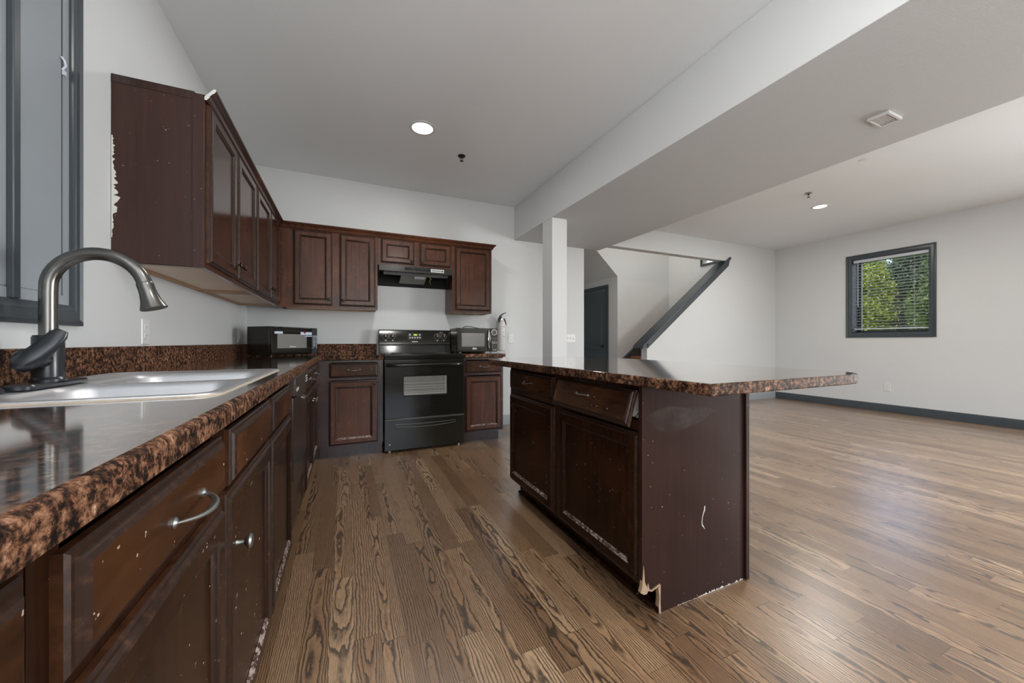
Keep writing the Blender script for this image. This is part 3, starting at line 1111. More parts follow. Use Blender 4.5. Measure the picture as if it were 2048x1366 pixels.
# end panel with the toe-kick notch and broken corner
mb = MB()
px = 1.000
poly = [(1.078, 0), (1.575, 0), (1.575, ZT), (px, ZT), (px, .120), (1.008, .098), (1.020, .094), (1.026, .108), (1.034, .112), (1.044, .100), (1.056, .104), (1.068, .108), (1.084, .112), (1.086, .094)]
mb.prism(poly, 'y', 1.050, 1.067)
ep = mb.build('end_panel', WOOD_PL, isl)
mb = MB()
mb.prism([(px - .002, .125), (1.006, .20), (1.010, .14), (1.022, .115), (1.028, .128), (1.032, .108), (1.020, .092), (1.006, .093), (.990, .104)], 'y', 1.046, 1.060)
mb.prism([(1.026, .106), (1.046, .098), (1.070, .106), (1.086, .113), (1.086, .107), (1.070, .101), (1.046, .093), (1.03, .100)], 'y', 1.047, 1.062)
mb.prism([(1.077, .10), (1.089, .108), (1.088, .04), (1.091, .0), (1.083, 0), (1.079, .03), (1.083, .06)], 'y', 1.046, 1.062)
mb.build('splintered_edge', RAWW, isl)['label'] = 'pale broken splinters at the toe-kick corner'
mb = MB()
cpts = [(1.333, .362), (1.331, .345), (1.326, .335), (1.319, .318), (1.317, .300), (1.318, .287), (1.324, .281), (1.333, .268)]
mb.tube([(x, 1.0495, z) for x, z in cpts], [(.0030, .001), (.0038, .001), (.0028, .001), (.0022, .001), (.0024, .001), (.0028, .001), (.0030, .001), (.0008, .0005)], 6, up=(1, 0, 0))
mb.build('scratch', INKW, isl)['label'] = 'pale curved gouge in the end panel'
t = worn_wood('faded_patch', (.030, .0155, .0125), (.050, .037, .031), .40, .66, 14, .15)
mb = MB()
ring = []
for i in range(26):
    a = 2 * PI * i / 26
    ring.append((1.20 + .17 * math.cos(a) * (1 + .12 * math.sin(5 * a)), 1.0497, .735 + .045 * math.sin(a) * (1 + .25 * math.sin(3 * a + 1))))
mb.poly(ring)
mb.build('faded_patch', t, isl)
mb = MB()
rc = random.Random(8)
xs_ = [1.18 + i * .005 for i in range(79)]
k0 = mb.add([(x, 1.0494, .0005) for x in xs_])
k1 = mb.add([(x, 1.0494, .001 + (.009 if x > 1.30 else .003) * max(0, rc.uniform(-.5, 1.0))) for x in xs_])
for i in range(78):
    mb.face([k0 + i, k0 + i + 1, k1 + i + 1, k1 + i])
mb.build('plaster_smear', PLASTER, isl)
MB().box((1.578, 1.040, 0), (1.600, iy1, ZT)).build('back_panel', WOOD_PL, isl, .002)
MB().box((1.573, 1.052, .001), (1.579, 1.070, ZT - .001)).build('shadow_gap', BLACKV, isl)
it = thing('countertop', 'speckled brown laminate island top with clipped corners, overhanging the island', 'countertop', (1.4, 1.6, ZT))
poly = [(.950, .727), (1.700, .727), (1.745, .731), (1.790, .748), (1.826, .778), (1.850, .815), (1.858, .86), (1.858, 2.42), (1.70, 2.62), (1.13, 2.62), (.900, 2.405)]
polish(MB().prism(poly, 'z', ZT + .0005, ZC).build('surface', [LAM, LAMP], it, .004, 50, 3))

# ------------------------------------------------------------------ upper cabinets
UB, UT = 1.352, 2.105
XU = -.560
MU = frame((XU, 0, 0), '+x')
DU = XU - XL - .003
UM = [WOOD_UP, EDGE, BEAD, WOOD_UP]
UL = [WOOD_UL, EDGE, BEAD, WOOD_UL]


def underside(M, u0, u1, parent, depth, rails):
    mb = MB(M)
    mb.box((u0 + .0145, UB + .0125, -depth + .004), (u1 - .0145, UB + .0175, -.0195))
    mb.build('bottom_panel', UNDER, parent)
    mb = MB(M)
    mb.box((u0 + .002, UB + .001, -depth + .001), (u1 - .002, UB + .0125, -depth + .022))
    for a, b in rails:
        mb.box((a, UB + .001, -depth + .022), (b, UB + .0125, -.02))
    mb.build('bottom_rail', RAIL, parent)


def upper(name, label, M, u0, u1, depth, doors, stiles, parent_loc, z0=UB, z1=UT, kmat=BRONZE, wm=None):
    wm = wm or UM
    r = thing(name, label, 'cabinet', parent_loc)
    mb = MB(M)
    mb.box((u0, z0 + (.018 if z0 == UB else 0), -depth), (u1, z1, -.019))
    mb.box((u0, z0, -depth), (u0 + .014, z0 + .018, -.019))
    mb.box((u1 - .014, z0, -depth), (u1, z0 + .018, -.019))
    mb.build('carcass', wm[0], r)
    mb = MB(M)
    ss = sorted(stiles)
    for a, b in ss:
        mb.box((a, z0, -.019), (b, z1, 0))
    for i in range(len(ss) - 1):
        mb.box((ss[i][1], z0, -.019), (ss[i + 1][0], z0 + .035, -.0004))
        mb.box((ss[i][1], z1 - .04, -.019), (ss[i + 1][0], z1, -.0004))
    mb.build('face_frame', wm[0], r)
    for a, b, kn in doors:
        d = door_at(M, a, z0 + .025, b, z1 - .032, r, kn, wm, kmat)
    return r


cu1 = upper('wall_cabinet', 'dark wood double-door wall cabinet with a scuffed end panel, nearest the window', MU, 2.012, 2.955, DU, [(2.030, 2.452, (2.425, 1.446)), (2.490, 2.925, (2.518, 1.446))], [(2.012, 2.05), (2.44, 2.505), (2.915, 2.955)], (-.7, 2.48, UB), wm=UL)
underside(MU, 2.012, 2.955, cu1, DU, [(2.03, 2.05), (2.93, 2.953)])
mb = MB()
mb.box((XL + .002, 2.006, UB + .002), (XU - .042, 2.0118, UT - .03))
mb.box((XL + .002, 2.004, UT - .03), (XU - .034, 2.0118, UT + .002), 1)
mb.box((XU - .042, 2.003, UB), (XU - .001, 2.0118, UT - .012), 2)
mb.build('end_panel', [WOOD_END, WOOD_FR, WOOD_END], cu1, .001)
mb = MB()
rc = random.Random(4)
zs = [1.45 + i * (1.86 - 1.45) / 60 for i in range(61)]
lft = [(XL + .002, z) for z in zs]
rgt = []
for z in zs:
    e = .006 + .020 * max(0, 1 - abs(z - 1.62) / .12) + .006 * max(0, 1 - abs(z - 1.78) / .10)
    rgt.append((XL + .003 + e * rc.uniform(.15, 1.15), z))
k0 = mb.add([(x, 2.0052, z) for x, z in lft])
k1 = mb.add([(x, 2.0052, z) for x, z in rgt])
for i in range(60):
    mb.face([k0 + i, k1 + i, k1 + i + 1, k0 + i + 1])
mb.build('paint_chips', PLASTER, cu1)
cu2 = upper('wall_cabinet', 'dark wood double-door wall cabinet on the left wall, next to the corner', MU, 2.958, 3.905, DU, [(2.978, 3.428, (3.402, 1.446)), (3.458, 3.885, (3.485, 1.446))], [(2.958, 2.985), (3.415, 3.472), (3.875, 3.905)], (-.7, 3.43, UB), wm=UL)
underside(MU, 2.958, 3.905, cu2, DU, [(3.02, 3.045), (3.86, 3.88)])

YU = 3.935
MV = frame((0, YU, 0), '-y')
DV = YB - YU - .003
cu3 = upper('wall_cabinet', 'dark wood double-door wall cabinet above the diagonal microwave', MV, XU + .003, .288, DV, [(-.445, -.119, (-.150, 1.432)), (-.058, .267, (-.028, 1.432))], [(XU + .003, -.425), (-.135, -.045), (.250, .288)], (-.1, 4.05, UB))
underside(MV, XU + .02, .288, cu3, DV, [(.25, .272)])
cu4 = upper('wall_cabinet', 'short dark wood two-door wall cabinet over the range hood', MV, .290, 1.050, DV, [(.319, .648, (.622, 1.872)), (.702, 1.035, (.730, 1.872))], [(.290, .335), (.635, .715), (1.020, 1.050)], (.67, 4.05, 1.805), 1.808)
cu5 = upper('wall_cabinet', 'reddish wood single-door wall cabinet right of the range hood', MV, 1.052, 1.512, DV, [(1.085, 1.492, (1.113, 1.432))], [(1.052, 1.095), (1.482, 1.512)], (1.28, 4.05, UB))
underside(MV, 1.052, 1.512, cu5, DV, [(1.07, 1.09), (1.48, 1.50)])
mb = MB()
mb.tube([(1.22, 4.05, UB + .016), (1.22, 4.045, UB - .004), (1.24, 4.04, UB - .010), (1.33, 4.04, UB - .010)], .003, 6)
mb.build('hanging_wire', BLACKM, cu5)
MB().box((1.27, 3.95, UB + .0155), (1.33, 4.02, UB + .0175)).build('loose_label', LABELW, cu5)

# crown moulding: one cut length on each wall
prof = [(0, 0), (.008, 0), (.012, .007), (.016, .010), (.019, .020), (.029, .032), (.035, .036), (.041, .046), (.041, .054), (.033, .054), (.022, .042), (.011, .028), (0, .014)]
cz = 2.078
cr1 = thing('crown_moulding', 'dark crown moulding over the left wall cabinets with a raw cut end', 'moulding', (XU, 2.9, UT))
mb = MB()
xq = XU + .001
ka = mb.add([(xq + a, 2.001, cz + b + .0) for a, b in prof])
kb = mb.add([(xq + a, YU - .001 - a, cz + b) for a, b in prof])
n = len(prof)
for i in range(n):
    j = (i + 1) % n
    mb.face([ka + i, ka + j, kb + j, kb + i])
mb.face([ka + i for i in range(n)], 1)
mb.face([kb + i for i in range(n)])
mb.build('strip', [WOOD_FR, WHITEP], cr1, 0, 30)
cr2 = thing('crown_moulding', 'dark crown moulding over the cabinets on the back wall', 'moulding', (.5, YU, UT))
mb = MB()
yq = YU - .001
ka = mb.add([(xq + a, yq - a, cz + b) for a, b in prof])
kb = mb.add([(1.512 + a, yq - a, cz + b) for a, b in prof])
kc = mb.add([(1.512 + a, YB - .002, cz + b) for a, b in prof])
for k1, k2 in ((ka, kb), (kb, kc)):
    for i in range(n):
        j = (i + 1) % n
        mb.face([k1 + i, k1 + j, k2 + j, k2 + i])
mb.build('strip', WOOD_UP, cr2, 0, 30)


# ------------------------------------------------------------------ range hood
rh = thing('range_hood', 'black under-cabinet range hood with a pale sticker above the range', 'range hood', (.67, 4.0, 1.7))
hx0, hx1, hyf = .296, 1.046, 3.885
zt, zf, zb2 = 1.806, 1.745, 1.640
mb = MB()
mb.box((hx0, hyf, zf), (hx1, hyf + .02, zt))
mb.box((hx0, hyf + .02, zt - .02), (hx1, YB - .003, zt))
mb.box((hx0, YB - .02, zb2), (hx1, YB - .003, zt - .02), 1)
for x in (hx0, hx1 - .012):
    mb.prism([(hyf + .02, zf), (hyf + .10, zf - .01), (YB - .15, zb2 + .005), (YB - .02, zb2), (YB - .02, zt - .02), (hyf + .02, zt - .02)], 'x', x, x + .012, 1)
mb.build('shell', [BLACKP, BLACKV], rh, .002)
mb = MB()
mb.box((hx0 + .25, hyf - .002, zf + .022), (hx0 + .33, hyf, zf + .048))
mb.box((hx0 + .345, hyf - .002, zf + .022), (hx0 + .42, hyf, zf + .048))
mb.box((hx0 + .435, hyf - .002, zf + .022), (hx0 + .51, hyf, zf + .048))
mb.build('vent_slot', BLACKV, rh)
mb = MB()
mb.box((hx0 + .515, hyf - .003, zf + .018), (hx0 + .655, hyf - .0005, zf + .050))
for i in range(7):
    mb.box((hx0 + .525 + i * .014, hyf - .004, zf + .028), (hx0 + .535 + i * .014, hyf - .003, zf + .040), 1)
mb.box((hx0 + .626, hyf - .004, zf + .026), (hx0 + .648, hyf - .003, zf + .041), 1)
mb.build('sticker', [LABELW, LABELD], rh)
mb = MB()
mb.prism([(hyf + .05, zf - .002), (hyf + .11, zf - .020), (hyf + .115, zf - .002), (hyf + .06, zf + .012)], 'x', hx0 + .05, hx1 - .035)
mb.build('inner_lip', plain('hood_lip', (.10, .10, .105), .3), rh, .002)
mb = MB()
mb.prism([(hyf + .12, zf - .012), (hyf + .30, zf - .075), (hyf + .30, zf - .065), (hyf + .12, zf - .002)], 'x', hx0 + .23, hx0 + .50)
mb.build('grease_filter', plain('filter_mesh', (.17, .17, .16), .5, var=.5, vscale=220), rh, .002)
MB().prism([(hyf + .115, zf - .018), (hyf + .17, zf - .036), (hyf + .17, zf - .030), (hyf + .115, zf - .012)], 'x', hx0 + .37, hx0 + .48).build('lamp_lens', LABELW, rh)
mb = MB()
mb.tube([(hx0 + .52, hyf + .12, zf - .015), (hx0 + .55, hyf + .15, zf - .030), (hx0 + .54, hyf + .20, zf - .045), (hx0 + .57, hyf + .26, zf - .07)], .0035, 6)
mb.build('loose_wire', YELLOW, rh)

# ------------------------------------------------------------------ range
rg = thing('range', 'black freestanding electric range with a backguard between the base cabinets', 'range', (.697, 3.9, 0))
rx0, rx1 = .316, 1.078
YD = 3.560
MR = frame((0, YD, 0), '-y')
MB().box((rx0 + .002, 3.592, .030), (rx1 - .002, 4.20, .895)).build('body', BLACKP, rg, .003)
mb = MB()
mb.box((rx0, 3.555, .893), (rx1, 4.15, .917))
mb.build('cooktop', BLACKG, rg, .006, 35, 3)
BGREY = plain('burner_grey', (.07, .07, .065), .4)
for (x, y, r) in ((.49, 3.72, .10), (.90, 3.72, .075), (.49, 3.98, .075), (.90, 3.98, .10)):
    MB().lathe([(r, 0), (r, .0012), (r - .004, .0012), (r - .004, 0)], (x, y, .9171), (0, 0, 1), 32).build('burner_ring', BGREY, rg)
mb = MB()
mb.prism([(3.570, .862), (3.590, .862), (3.590, .892), (3.562, .892)], 'x', rx0 + .004, rx1 - .004)
mb.build('vent_trim', BLACKG, rg, .002)
# oven door
mb = MB(MR)
wl0, wl1, wz_0, wz_1 = .484, .911, .518, .712
loops = [[(rx0 + .004 + d, .318 + d, h), (rx1 - .004 - d, .318 + d, h), (rx1 - .004 - d, .852 - d, h), (rx0 + .004 + d, .852 - d, h)] for d, h in ((0, -.032), (0, -.004), (.004, 0))]
mb.loft(loops, 0, True)
wo = rrect(wl0, wz_0, wl1, wz_1, .012, 0)
fill_holes(mb, loops[-1], [wo])
mb.loft([wo, rrect(wl0 + .008, wz_0 + .008, wl1 - .008, wz_1 - .008, .010, -.008)])
od = mb.build('oven_door', BLACKG, rg, 0, 30)
mb = MB(MR)
g0 = rrect(wl0 + .006, wz_0 + .006, wl1 - .006, wz_1 - .006, .010, -.010)
mb.poly(g0)
gw = mb.build('oven_window', OVENGL, od)
mb = MB(MR)
for z, hgt in ((.640, .003), (.610, .004), (.590, .003), (.556, .003), (.536, .006)):
    mb.box((wl0 + .014, z, -.0098), (wl1 - .014, z + hgt, -.0092))
for x in (wl1 - .022,):
    mb.box((x, wz_0 + .012, -.0098), (x + .006, wz_1 - .012, -.0092))
mb.build('oven_rack', plain('rack_grey', (.33, .32, .29), .35), od)
mb = MB(MR)
hp = []
for i in range(17):
    s_ = i / 16
    hp.append((rx0 + .02 + (rx1 - rx0 - .04) * s_, .815, .004 + .040 * min(1, 7 * min(s_, 1 - s_)) ** .6))
mb.tube(hp, [(.017, .010)] * 17, 12, up=(0, 1, 0))
mb.build('door_handle', BLACKG, od)
# storage drawer with a recessed boat-shaped grip
mb = MB(MR)
a0, a1 = rx0 + .004, rx1 - .004
mb.loft([[(a0 + d, .024 + d, h), (a1 - d, .024 + d, h), (a1 - d, .306 - d, h), (a0 + d, .306 - d, h)] for d, h in ((0, -.03), (0, -.003), (.003, 0))], 0, True, True)
sd = mb.build('storage_drawer', BLACKP, rg, 0, 30)
mb = MB(MR)
pp = []
for i in range(21):
    s_ = -1 + 2 * i / 20
    pp.append((.700 + .285 * s_, .245 - .018 * (1 - s_ * s_), .004))
pq = [(.700 + .285 * (-1 + 2 * i / 20), .263 - .006 * (1 - (-1 + 2 * i / 20) ** 2), .004) for i in range(21)]
mb.tube(pp + pq[::-1] + pp[:1], .0042, 8, up=(0, 0, 1))
mb.build('grip', plain('grip_sheen', (.065, .062, .054), .25), sd)  # lighter than the drawer, edge reflection put into the colour
MB(MR).box((a0 + .002, .300, -.01), (a1 - .002, .318, .006)).build('drawer_trim', plain('trim_sheen', (.050, .048, .042), .25), rg, .003)  # pale line between door and drawer, reflection put into its colour
MB(MR).lathe([(.006, 0), (.005, .002)], (rx0 + .05, .082, .0), (0, 0, 1), 12).build('screw_cap', LABELW, sd)
# backguard
mb = MB()
yf0, yf1 = 4.100, 4.135
mb.prism([(yf0, .998), (yf0 - .003, 1.004), (yf1 - .010, 1.152), (yf1, 1.162), (4.215, 1.162), (4.215, .998)], 'x', rx0 - .004, rx1 + .002)
bg = mb.build('backguard', BLACKP, rg, .006, 35, 3)
mb = MB()
mb.prism([(4.085, .918), (4.118, .990), (4.118, .999), (4.215, .999), (4.215, .90), (4.085, .90)], 'x', rx0, rx1 - .002)
mb.build('backguard_riser', BLACKG, rg, .004)
th = math.atan2(yf1 - .010 - (yf0 - .003), 1.152 - 1.004)
MG = Matrix(((1, 0, 0, 0), (0, math.sin(th), -math.cos(th), yf0 - .003), (0, math.cos(th), math.sin(th), 1.004), (0, 0, 0, 1)))
hk = .091
for x in (.381, .452, .929, 1.003):
    mb = MB(MG)
    mb.lathe([(.021, 0), (.021, .012), (.019, .018), (.004, .019)], (x, hk, .0005), (0, 0, 1), 20)
    mb.box((x - .005, hk - .021, .016), (x + .005, hk + .021, .030))
    kn = mb.build('burner_knob', BLACKM, bg, .001)
    mb = MB(MG)
    mb.box((x - .0022, hk - .016, .0301), (x + .0022, hk + .018, .0308))
    mb.build('pointer', INKW, kn)
mb = MB(MG)
for x in (.381, .452, .929, 1.003):
    for i in range(11):
        a = math.radians(-60 + 300 * i / 10)
        cx_, cy_ = x + .0315 * math.cos(a), hk + .0315 * math.sin(a)
        mb.box((cx_ - .0026, cy_ - .0026, .0002), (cx_ + .0026, cy_ + .0026, .0009))
    mb.box((x - .007, hk - .052, .0002), (x + .007, hk - .040, .0009))
mb.box((.409, hk + .036, .0002), (.424, hk + .041, .0009))
mb.box((.958, hk + .036, .0002), (.974, hk + .041, .0009))
mb.build('dial_marks', INKW, bg)
mb = MB(MG)
mb.box((.605, .045, .0002), (.765, .125, .0016))
cpn = mb.build('clock_panel', BLACKG, bg, .001)
mb = MB(MG)
mb.box((.664, .094, .0017), (.716, .116, .0020))
mb.build('display', plain('display_dark', (.06, .085, .01), .2), cpn)


def seven(mb, x, y, h, ch, m=0):
    w_ = h * .5
    t_ = h * .16
    seg = {'0': 'abcdef', '2': 'abged', '3': 'abgcd'}[ch]
    R_ = {'a': (0, h - t_, w_, h), 'g': (0, h / 2 - t_ / 2, w_, h / 2 + t_ / 2), 'd': (0, 0, w_, t_), 'f': (0, h / 2, t_, h), 'b': (w_ - t_, h / 2, w_, h), 'e': (0, 0, t_, h / 2), 'c': (w_ - t_, 0, w_, h / 2)}
    for s_ in seg:
        a, b, c, d = R_[s_]
        mb.box((x + a, y + b, .0021), (x + c, y + d, .0024), m)


mb = MB(MG)
for i, ch in enumerate('302'):
    seven(mb, .674 + i * .0135, .0975, .015, ch)
mb.build('clock_digits', LED, cpn)
mb = MB(MG)
for x in (.632, .738):
    mb.lathe([(.011, 0), (.011, .0006), (.0085, .0006), (.0085, 0)], (x, .106, .0017), (0, 0, 1), 16)
for i in range(5):
    mb.lathe([(.010, 0), (.010, .0006), (.0078, .0006), (.0078, 0)], (.632 + i * .0265, .074, .0017), (0, 0, 1), 16)
mb.box((.650, .026, .0003), (.716, .034, .0010))
mb.build('button_marks', INKW, bg)
for x in (rx0 + .05, rx1 - .05):
    for y in (3.62, 4.12):
        MB().lathe([(.018, 0), (.018, .012), (.008, .014), (.008, .032)], (x, y, 0), (0, 0, 1), 12).build('foot', BLACKM if y > 4 else PEWTER, rg)


# ------------------------------------------------------------------ microwaves
def microwave(label, M, w, h, d, style, loc):
    r = thing('microwave', label, 'microwave', loc)
    ft = .012
    body = MB(M).box((0, ft, -d), (w, h, -.018)).build('body', BLACKP, r, .004)
    pw = w * (.135 if style == 'a' else .165)
    mb = MB(M)
    if style == 'a':
        nseg = 10
        prof_ = [(ft + .002, -.018), (ft + .006, .004), (ft + .030, .012), (ft + .045, .008), (h - .045, .008), (h - .03, .012), (h - .008, .004), (h - .002, -.018)]
        mb.loft([[(0.002, a, b) for a, b in prof_], [(w - pw - .002, a, b) for a, b in prof_]], 0, True, True)
    else:
        mb.box((.002, ft + .002, -.018), (w - pw - .002, h - .002, .006))
    dr = mb.build('door', BLACKG, r, .002)
    zf_ = .0085 if style == 'a' else .0065
    mb = MB(M)
    if style == 'a':
        mb.poly(rrect(.055, ft + .055, w - pw - .06, h - .062, .004, zf_))
    else:
        mb.poly(rrect(.050, ft + .058, w - pw - .075, h - .055, .006, zf_))
    mb.build('door_window', MWGL, dr)
    mb = MB(M)
    if style == 'a':
        mb.box((w - pw, ft + .002, -.018), (w - .002, h - .002, .006))
    else:
        mb.box((w - pw, ft + .002, -.018), (w - .002, h - .002, .005))
    cp_ = mb.build('control_panel', BLACKG if style == 'b' else BLACKM, r, .003)
    mb = MB(M)
    zc = .0066
    bw = pw / 4.6
    if style == 'a':
        rows = [(.70, 1), (.655, .9), (.60, .55), (.54, .8), (.485, .6), (.43, .8), (.375, .6), (.32, .8), (.25, .9)]
        for q, br in rows:
            for i in range(3):
                if q in (.25,) and i == 1:
                    continue
                mb.box((w - pw + .010 + i * bw * 1.28, q * h, zc - .0008), (w - pw + .010 + i * bw * 1.28 + bw * (.75 + .3 * (q > .64 and q < .67)), q * h + h * .024, zc))
        mb.box((w - pw * .55, .30 * h, zc - .0008), (w - pw * .48, .58 * h, zc))
    else:
        for k_, q in enumerate((.60, .545, .49, .43, .375, .32, .27, .22, .17)):
            for i in range(3):
                ww = bw * (1.0 if k_ in (3, 4) else .55)
                hh = h * (.026 if k_ in (3, 4) else .014)
                mb.box((w - pw + .012 + i * bw * 1.3, q * h, zc - .0016), (w - pw + .012 + i * bw * 1.3 + ww, q * h + hh, zc - .0008))
        for i in range(2):
            mb.box((w - pw + .02 + i * bw * 1.6, .10 * h, zc - .0016), (w - pw + .02 + i * bw * 1.6 + bw * 1.1, .10 * h + h * .035, zc - .0008))
    mb.build('keypad_marks', INKW if style == 'b' else STICK, cp_)
    if style == 'a':
        mb = MB(M)
        mb.box((.028, h - .060, zf_), (.105, h - .038, zf_ + .0006))
        mb.build('sticker', STICK, dr)
        mb = MB(M)
        mb.box((w - pw - .125, h - .066, zf_), (w - pw - .004, h - .036, zf_ + .0006), 0)
        mb.box((w - pw - .080, h - .076, zf_), (w - pw - .004, h - .066, zf_ + .0006), 1)
        mb.box((w - pw - .080, h - .082, zf_), (w - pw - .004, h - .076, zf_ + .0006), 0)
        mb.lathe([(.012, 0), (.012, .0004), (.008, .0004), (.008, 0)], (w - pw - .08, h - .046, zf_ + .0006), (0, 0, 1), 16, 2)
        mb.build('energy_sticker', [STICK, STICKD, plain('sticker_red', (.45, .12, .12), .4)], dr)
        fc_ = bpy.data.curves.new('logo', 'FONT')
        fc_.body = 'Sunbeam'
        fc_.size = .017
        fc_.shear = .3
        fc_.extrude = .0003
        fc_.align_x = 'CENTER'
        ob_ = bpy.data.objects.new('logo_text', fc_)
        COL.objects.link(ob_)
        bpy.context.view_layer.update()
        me_ = bpy.data.meshes.new_from_object(ob_.evaluated_get(bpy.context.evaluated_depsgraph_get()))
        bpy.data.objects.remove(ob_)
        me_.transform(M @ Matrix.Translation((.055 + (w - pw - .115) * .5, ft + .064, zf_ + .001)))
        me_.transform(Matrix.Translation(-wpos(dr)))
        me_.materials.clear()
        me_.materials.append(plain('logo_silver', (.75, .75, .75), .4))
        lo_ = bpy.data.objects.new('logo', me_)
        COL.objects.link(lo_)
        lo_.parent = dr
        mb = MB(M)
        for i in range(5):
            for j in range(3):
                mb.box((-.0008, ft + .028 + j * .024, -d + .05 + i * .028), (.0006, ft + .036 + j * .024, -d + .068 + i * .028))
        mb.build('vent_slots', BLACKV, body)
    else:
        mb = MB(M)
        mb.lathe([(.034 * h / .27, 0), (.034 * h / .27, .006), (.026 * h / .27, .008)], (w - pw / 2, h * .835, .005), (0, 0, 1), 28, 0, False)
        dl = mb.build('dial_ring', LABELW, cp_)
        MB(M).lathe([(.026 * h / .27, .002), (.026 * h / .27, .006), (.01, .007)], (w - pw / 2, h * .835, .005), (0, 0, 1), 24).build('dial', plain('dial_grey', (.10, .098, .09), .35), dl)
        mb = MB(M)
        uh = w - pw - .030
        for du in (-.007, .011):
            pts = [(uh + du * (math.sin(PI * i / 14)), ft + .02 + (h - ft - .035) * i / 14, .006 + .024 * math.sin(PI * i / 14) ** .5) for i in range(15)]
            mb.tube(pts, .0045, 8)
        mb.build('handle', CHROME, dr)
        mb = MB(M)
        mb.loft([rrect(w * .37 - .0, ft + .026, w * .37 + .048, ft + .046, .0095, z) for z in (.0064, .0075)], 0, True, True)
        for i in range(3):
            mb.box((w * .37 + .010 + i * .010, ft + .033, .0075), (w * .37 + .017 + i * .010, ft + .039, .0079), 1)
        mb.build('badge', [LABELW, LABELD], dr)
    for a in (.05, w - .05):
        for b in (-.06, -d + .04):
            mb = MB(M)
            mb.lathe([(.011, 0), (.011, ft + .001)], (a, 0, b), (0, 1, 0), 10)
            mb.build('foot', BLACKM if style == 'a' else LABELW, r)
    return r


ang = math.radians(42)
ux, uy = math.sin(ang), math.cos(ang)
p0 = Vector((-.565, 3.565, ZC))
MWa = frame(p0, ((ux, uy, 0), (0, 0, 1), (uy, -ux, 0)))
microwave('black microwave with a silver front logo and stickers set diagonally in the counter corner', MWa, .470, .250, .262, 'a', (-.5, 3.85, ZC))
MWb = frame((1.081, 3.84, ZC), '-y')
microwave('black microwave with a chrome bow handle and dial on the short counter by the range', MWb, .462, .272, .31, 'b', (1.31, 4.0, ZC))
mb = MB()
mb.tube([(1.22, 4.11, 1.181), (1.235, 4.11, 1.200), (1.27, 4.11, 1.213), (1.32, 4.11, 1.210), (1.38, 4.11, 1.196), (1.44, 4.11, 1.187), (1.52, 4.115, 1.187)], .0038, 8)
tag(mb.build('power_cord', BLACKM), 'black cord looped over the top of the right-hand microwave', 'cord')

# ------------------------------------------------------------------ fire extinguisher
fx = thing('fire_extinguisher', 'white fire extinguisher with a black trigger hanging beside the microwave', 'fire extinguisher', (1.735, 4.17, .92))
fy = 4.178
EXM = plain('extinguisher_white', (.60, .575, .55), .3)
MB().lathe([(.040, 0), (.050, .004), (.0535, .014), (.0535, .300), (.051, .325), (.043, .350), (.032, .366), (.024, .374)], (1.735, fy, .925), (0, 0, 1), 32).build('cylinder', EXM, fx)
MB().lathe([(.020, 0), (.020, .012), (.014, .016), (.014, .040), (.016, .044), (.006, .050)], (1.735, fy, 1.297), (0, 0, 1), 18).build('valve', CHROME, fx)
mb = MB()
mb.tube([(1.700, fy - .012, 1.315), (1.712, fy - .012, 1.345), (1.74, fy - .012, 1.368), (1.79, fy - .014, 1.390)], [(.008, .010), (.009, .011), (.007, .011), (.004, .010)], 10)
mb.tube([(1.752, fy - .012, 1.325), (1.772, fy - .014, 1.305), (1.784, fy - .016, 1.262), (1.788, fy - .016, 1.235)], [(.006, .008), (.008, .010), (.009, .010), (.008, .009)], 10)
mb.build('trigger', BLACKM, fx)
mb = MB()
mb.tube([(1.718, fy - .01, 1.320), (1.700, fy - .02, 1.318), (1.690, fy - .03, 1.30), (1.692, fy - .035, 1.265)], [.010, .011, .013, .006], 10)
mb.build('nozzle', BLACKM, fx)
MB().lathe([(.014, 0), (.014, .008), (.010, .010)], (1.742, fy - .016, 1.322), (0, -1, 0), 16).build('gauge', LABELW, fx)
mb = MB()
for z, x0_, x1_, hh in ((1.212, -.030, -.010, .004), (1.212, -.006, .002, .007), (1.212, .006, .034, .004), (1.186, -.034, -.006, .004), (1.160, -.028, -.018, .005), (1.148, -.006, .012, .006), (1.128, -.030, -.020, .005), (1.118, .002, .016, .006), (1.098, -.004, .006, .008), (1.090, .010, .022, .010), (1.072, .004, .016, .005)):
    a0_, a1_ = x0_ / .0537, x1_ / .0537
    for i in range(4):
        q0, q1 = a0_ + (a1_ - a0_) * i / 4, a0_ + (a1_ - a0_) * (i + 1) / 4
        rr = .0538
        mb.poly([(1.735 + rr * math.sin(q0), fy - rr * math.cos(q0), z), (1.735 + rr * math.sin(q1), fy - rr * math.cos(q1), z), (1.735 + rr * math.sin(q1), fy - rr * math.cos(q1), z + hh), (1.735 + rr * math.sin(q0), fy - rr * math.cos(q0), z + hh)])
mb.build('label_print', LABELD, fx)
mb = MB()
mb.box((1.720, fy + .054, 1.00), (1.750, YB - .001, 1.33))
mb.box((1.705, fy + .01, 1.274), (1.765, YB - .001, 1.284))
mb.build('wall_bracket', LABELW, fx)


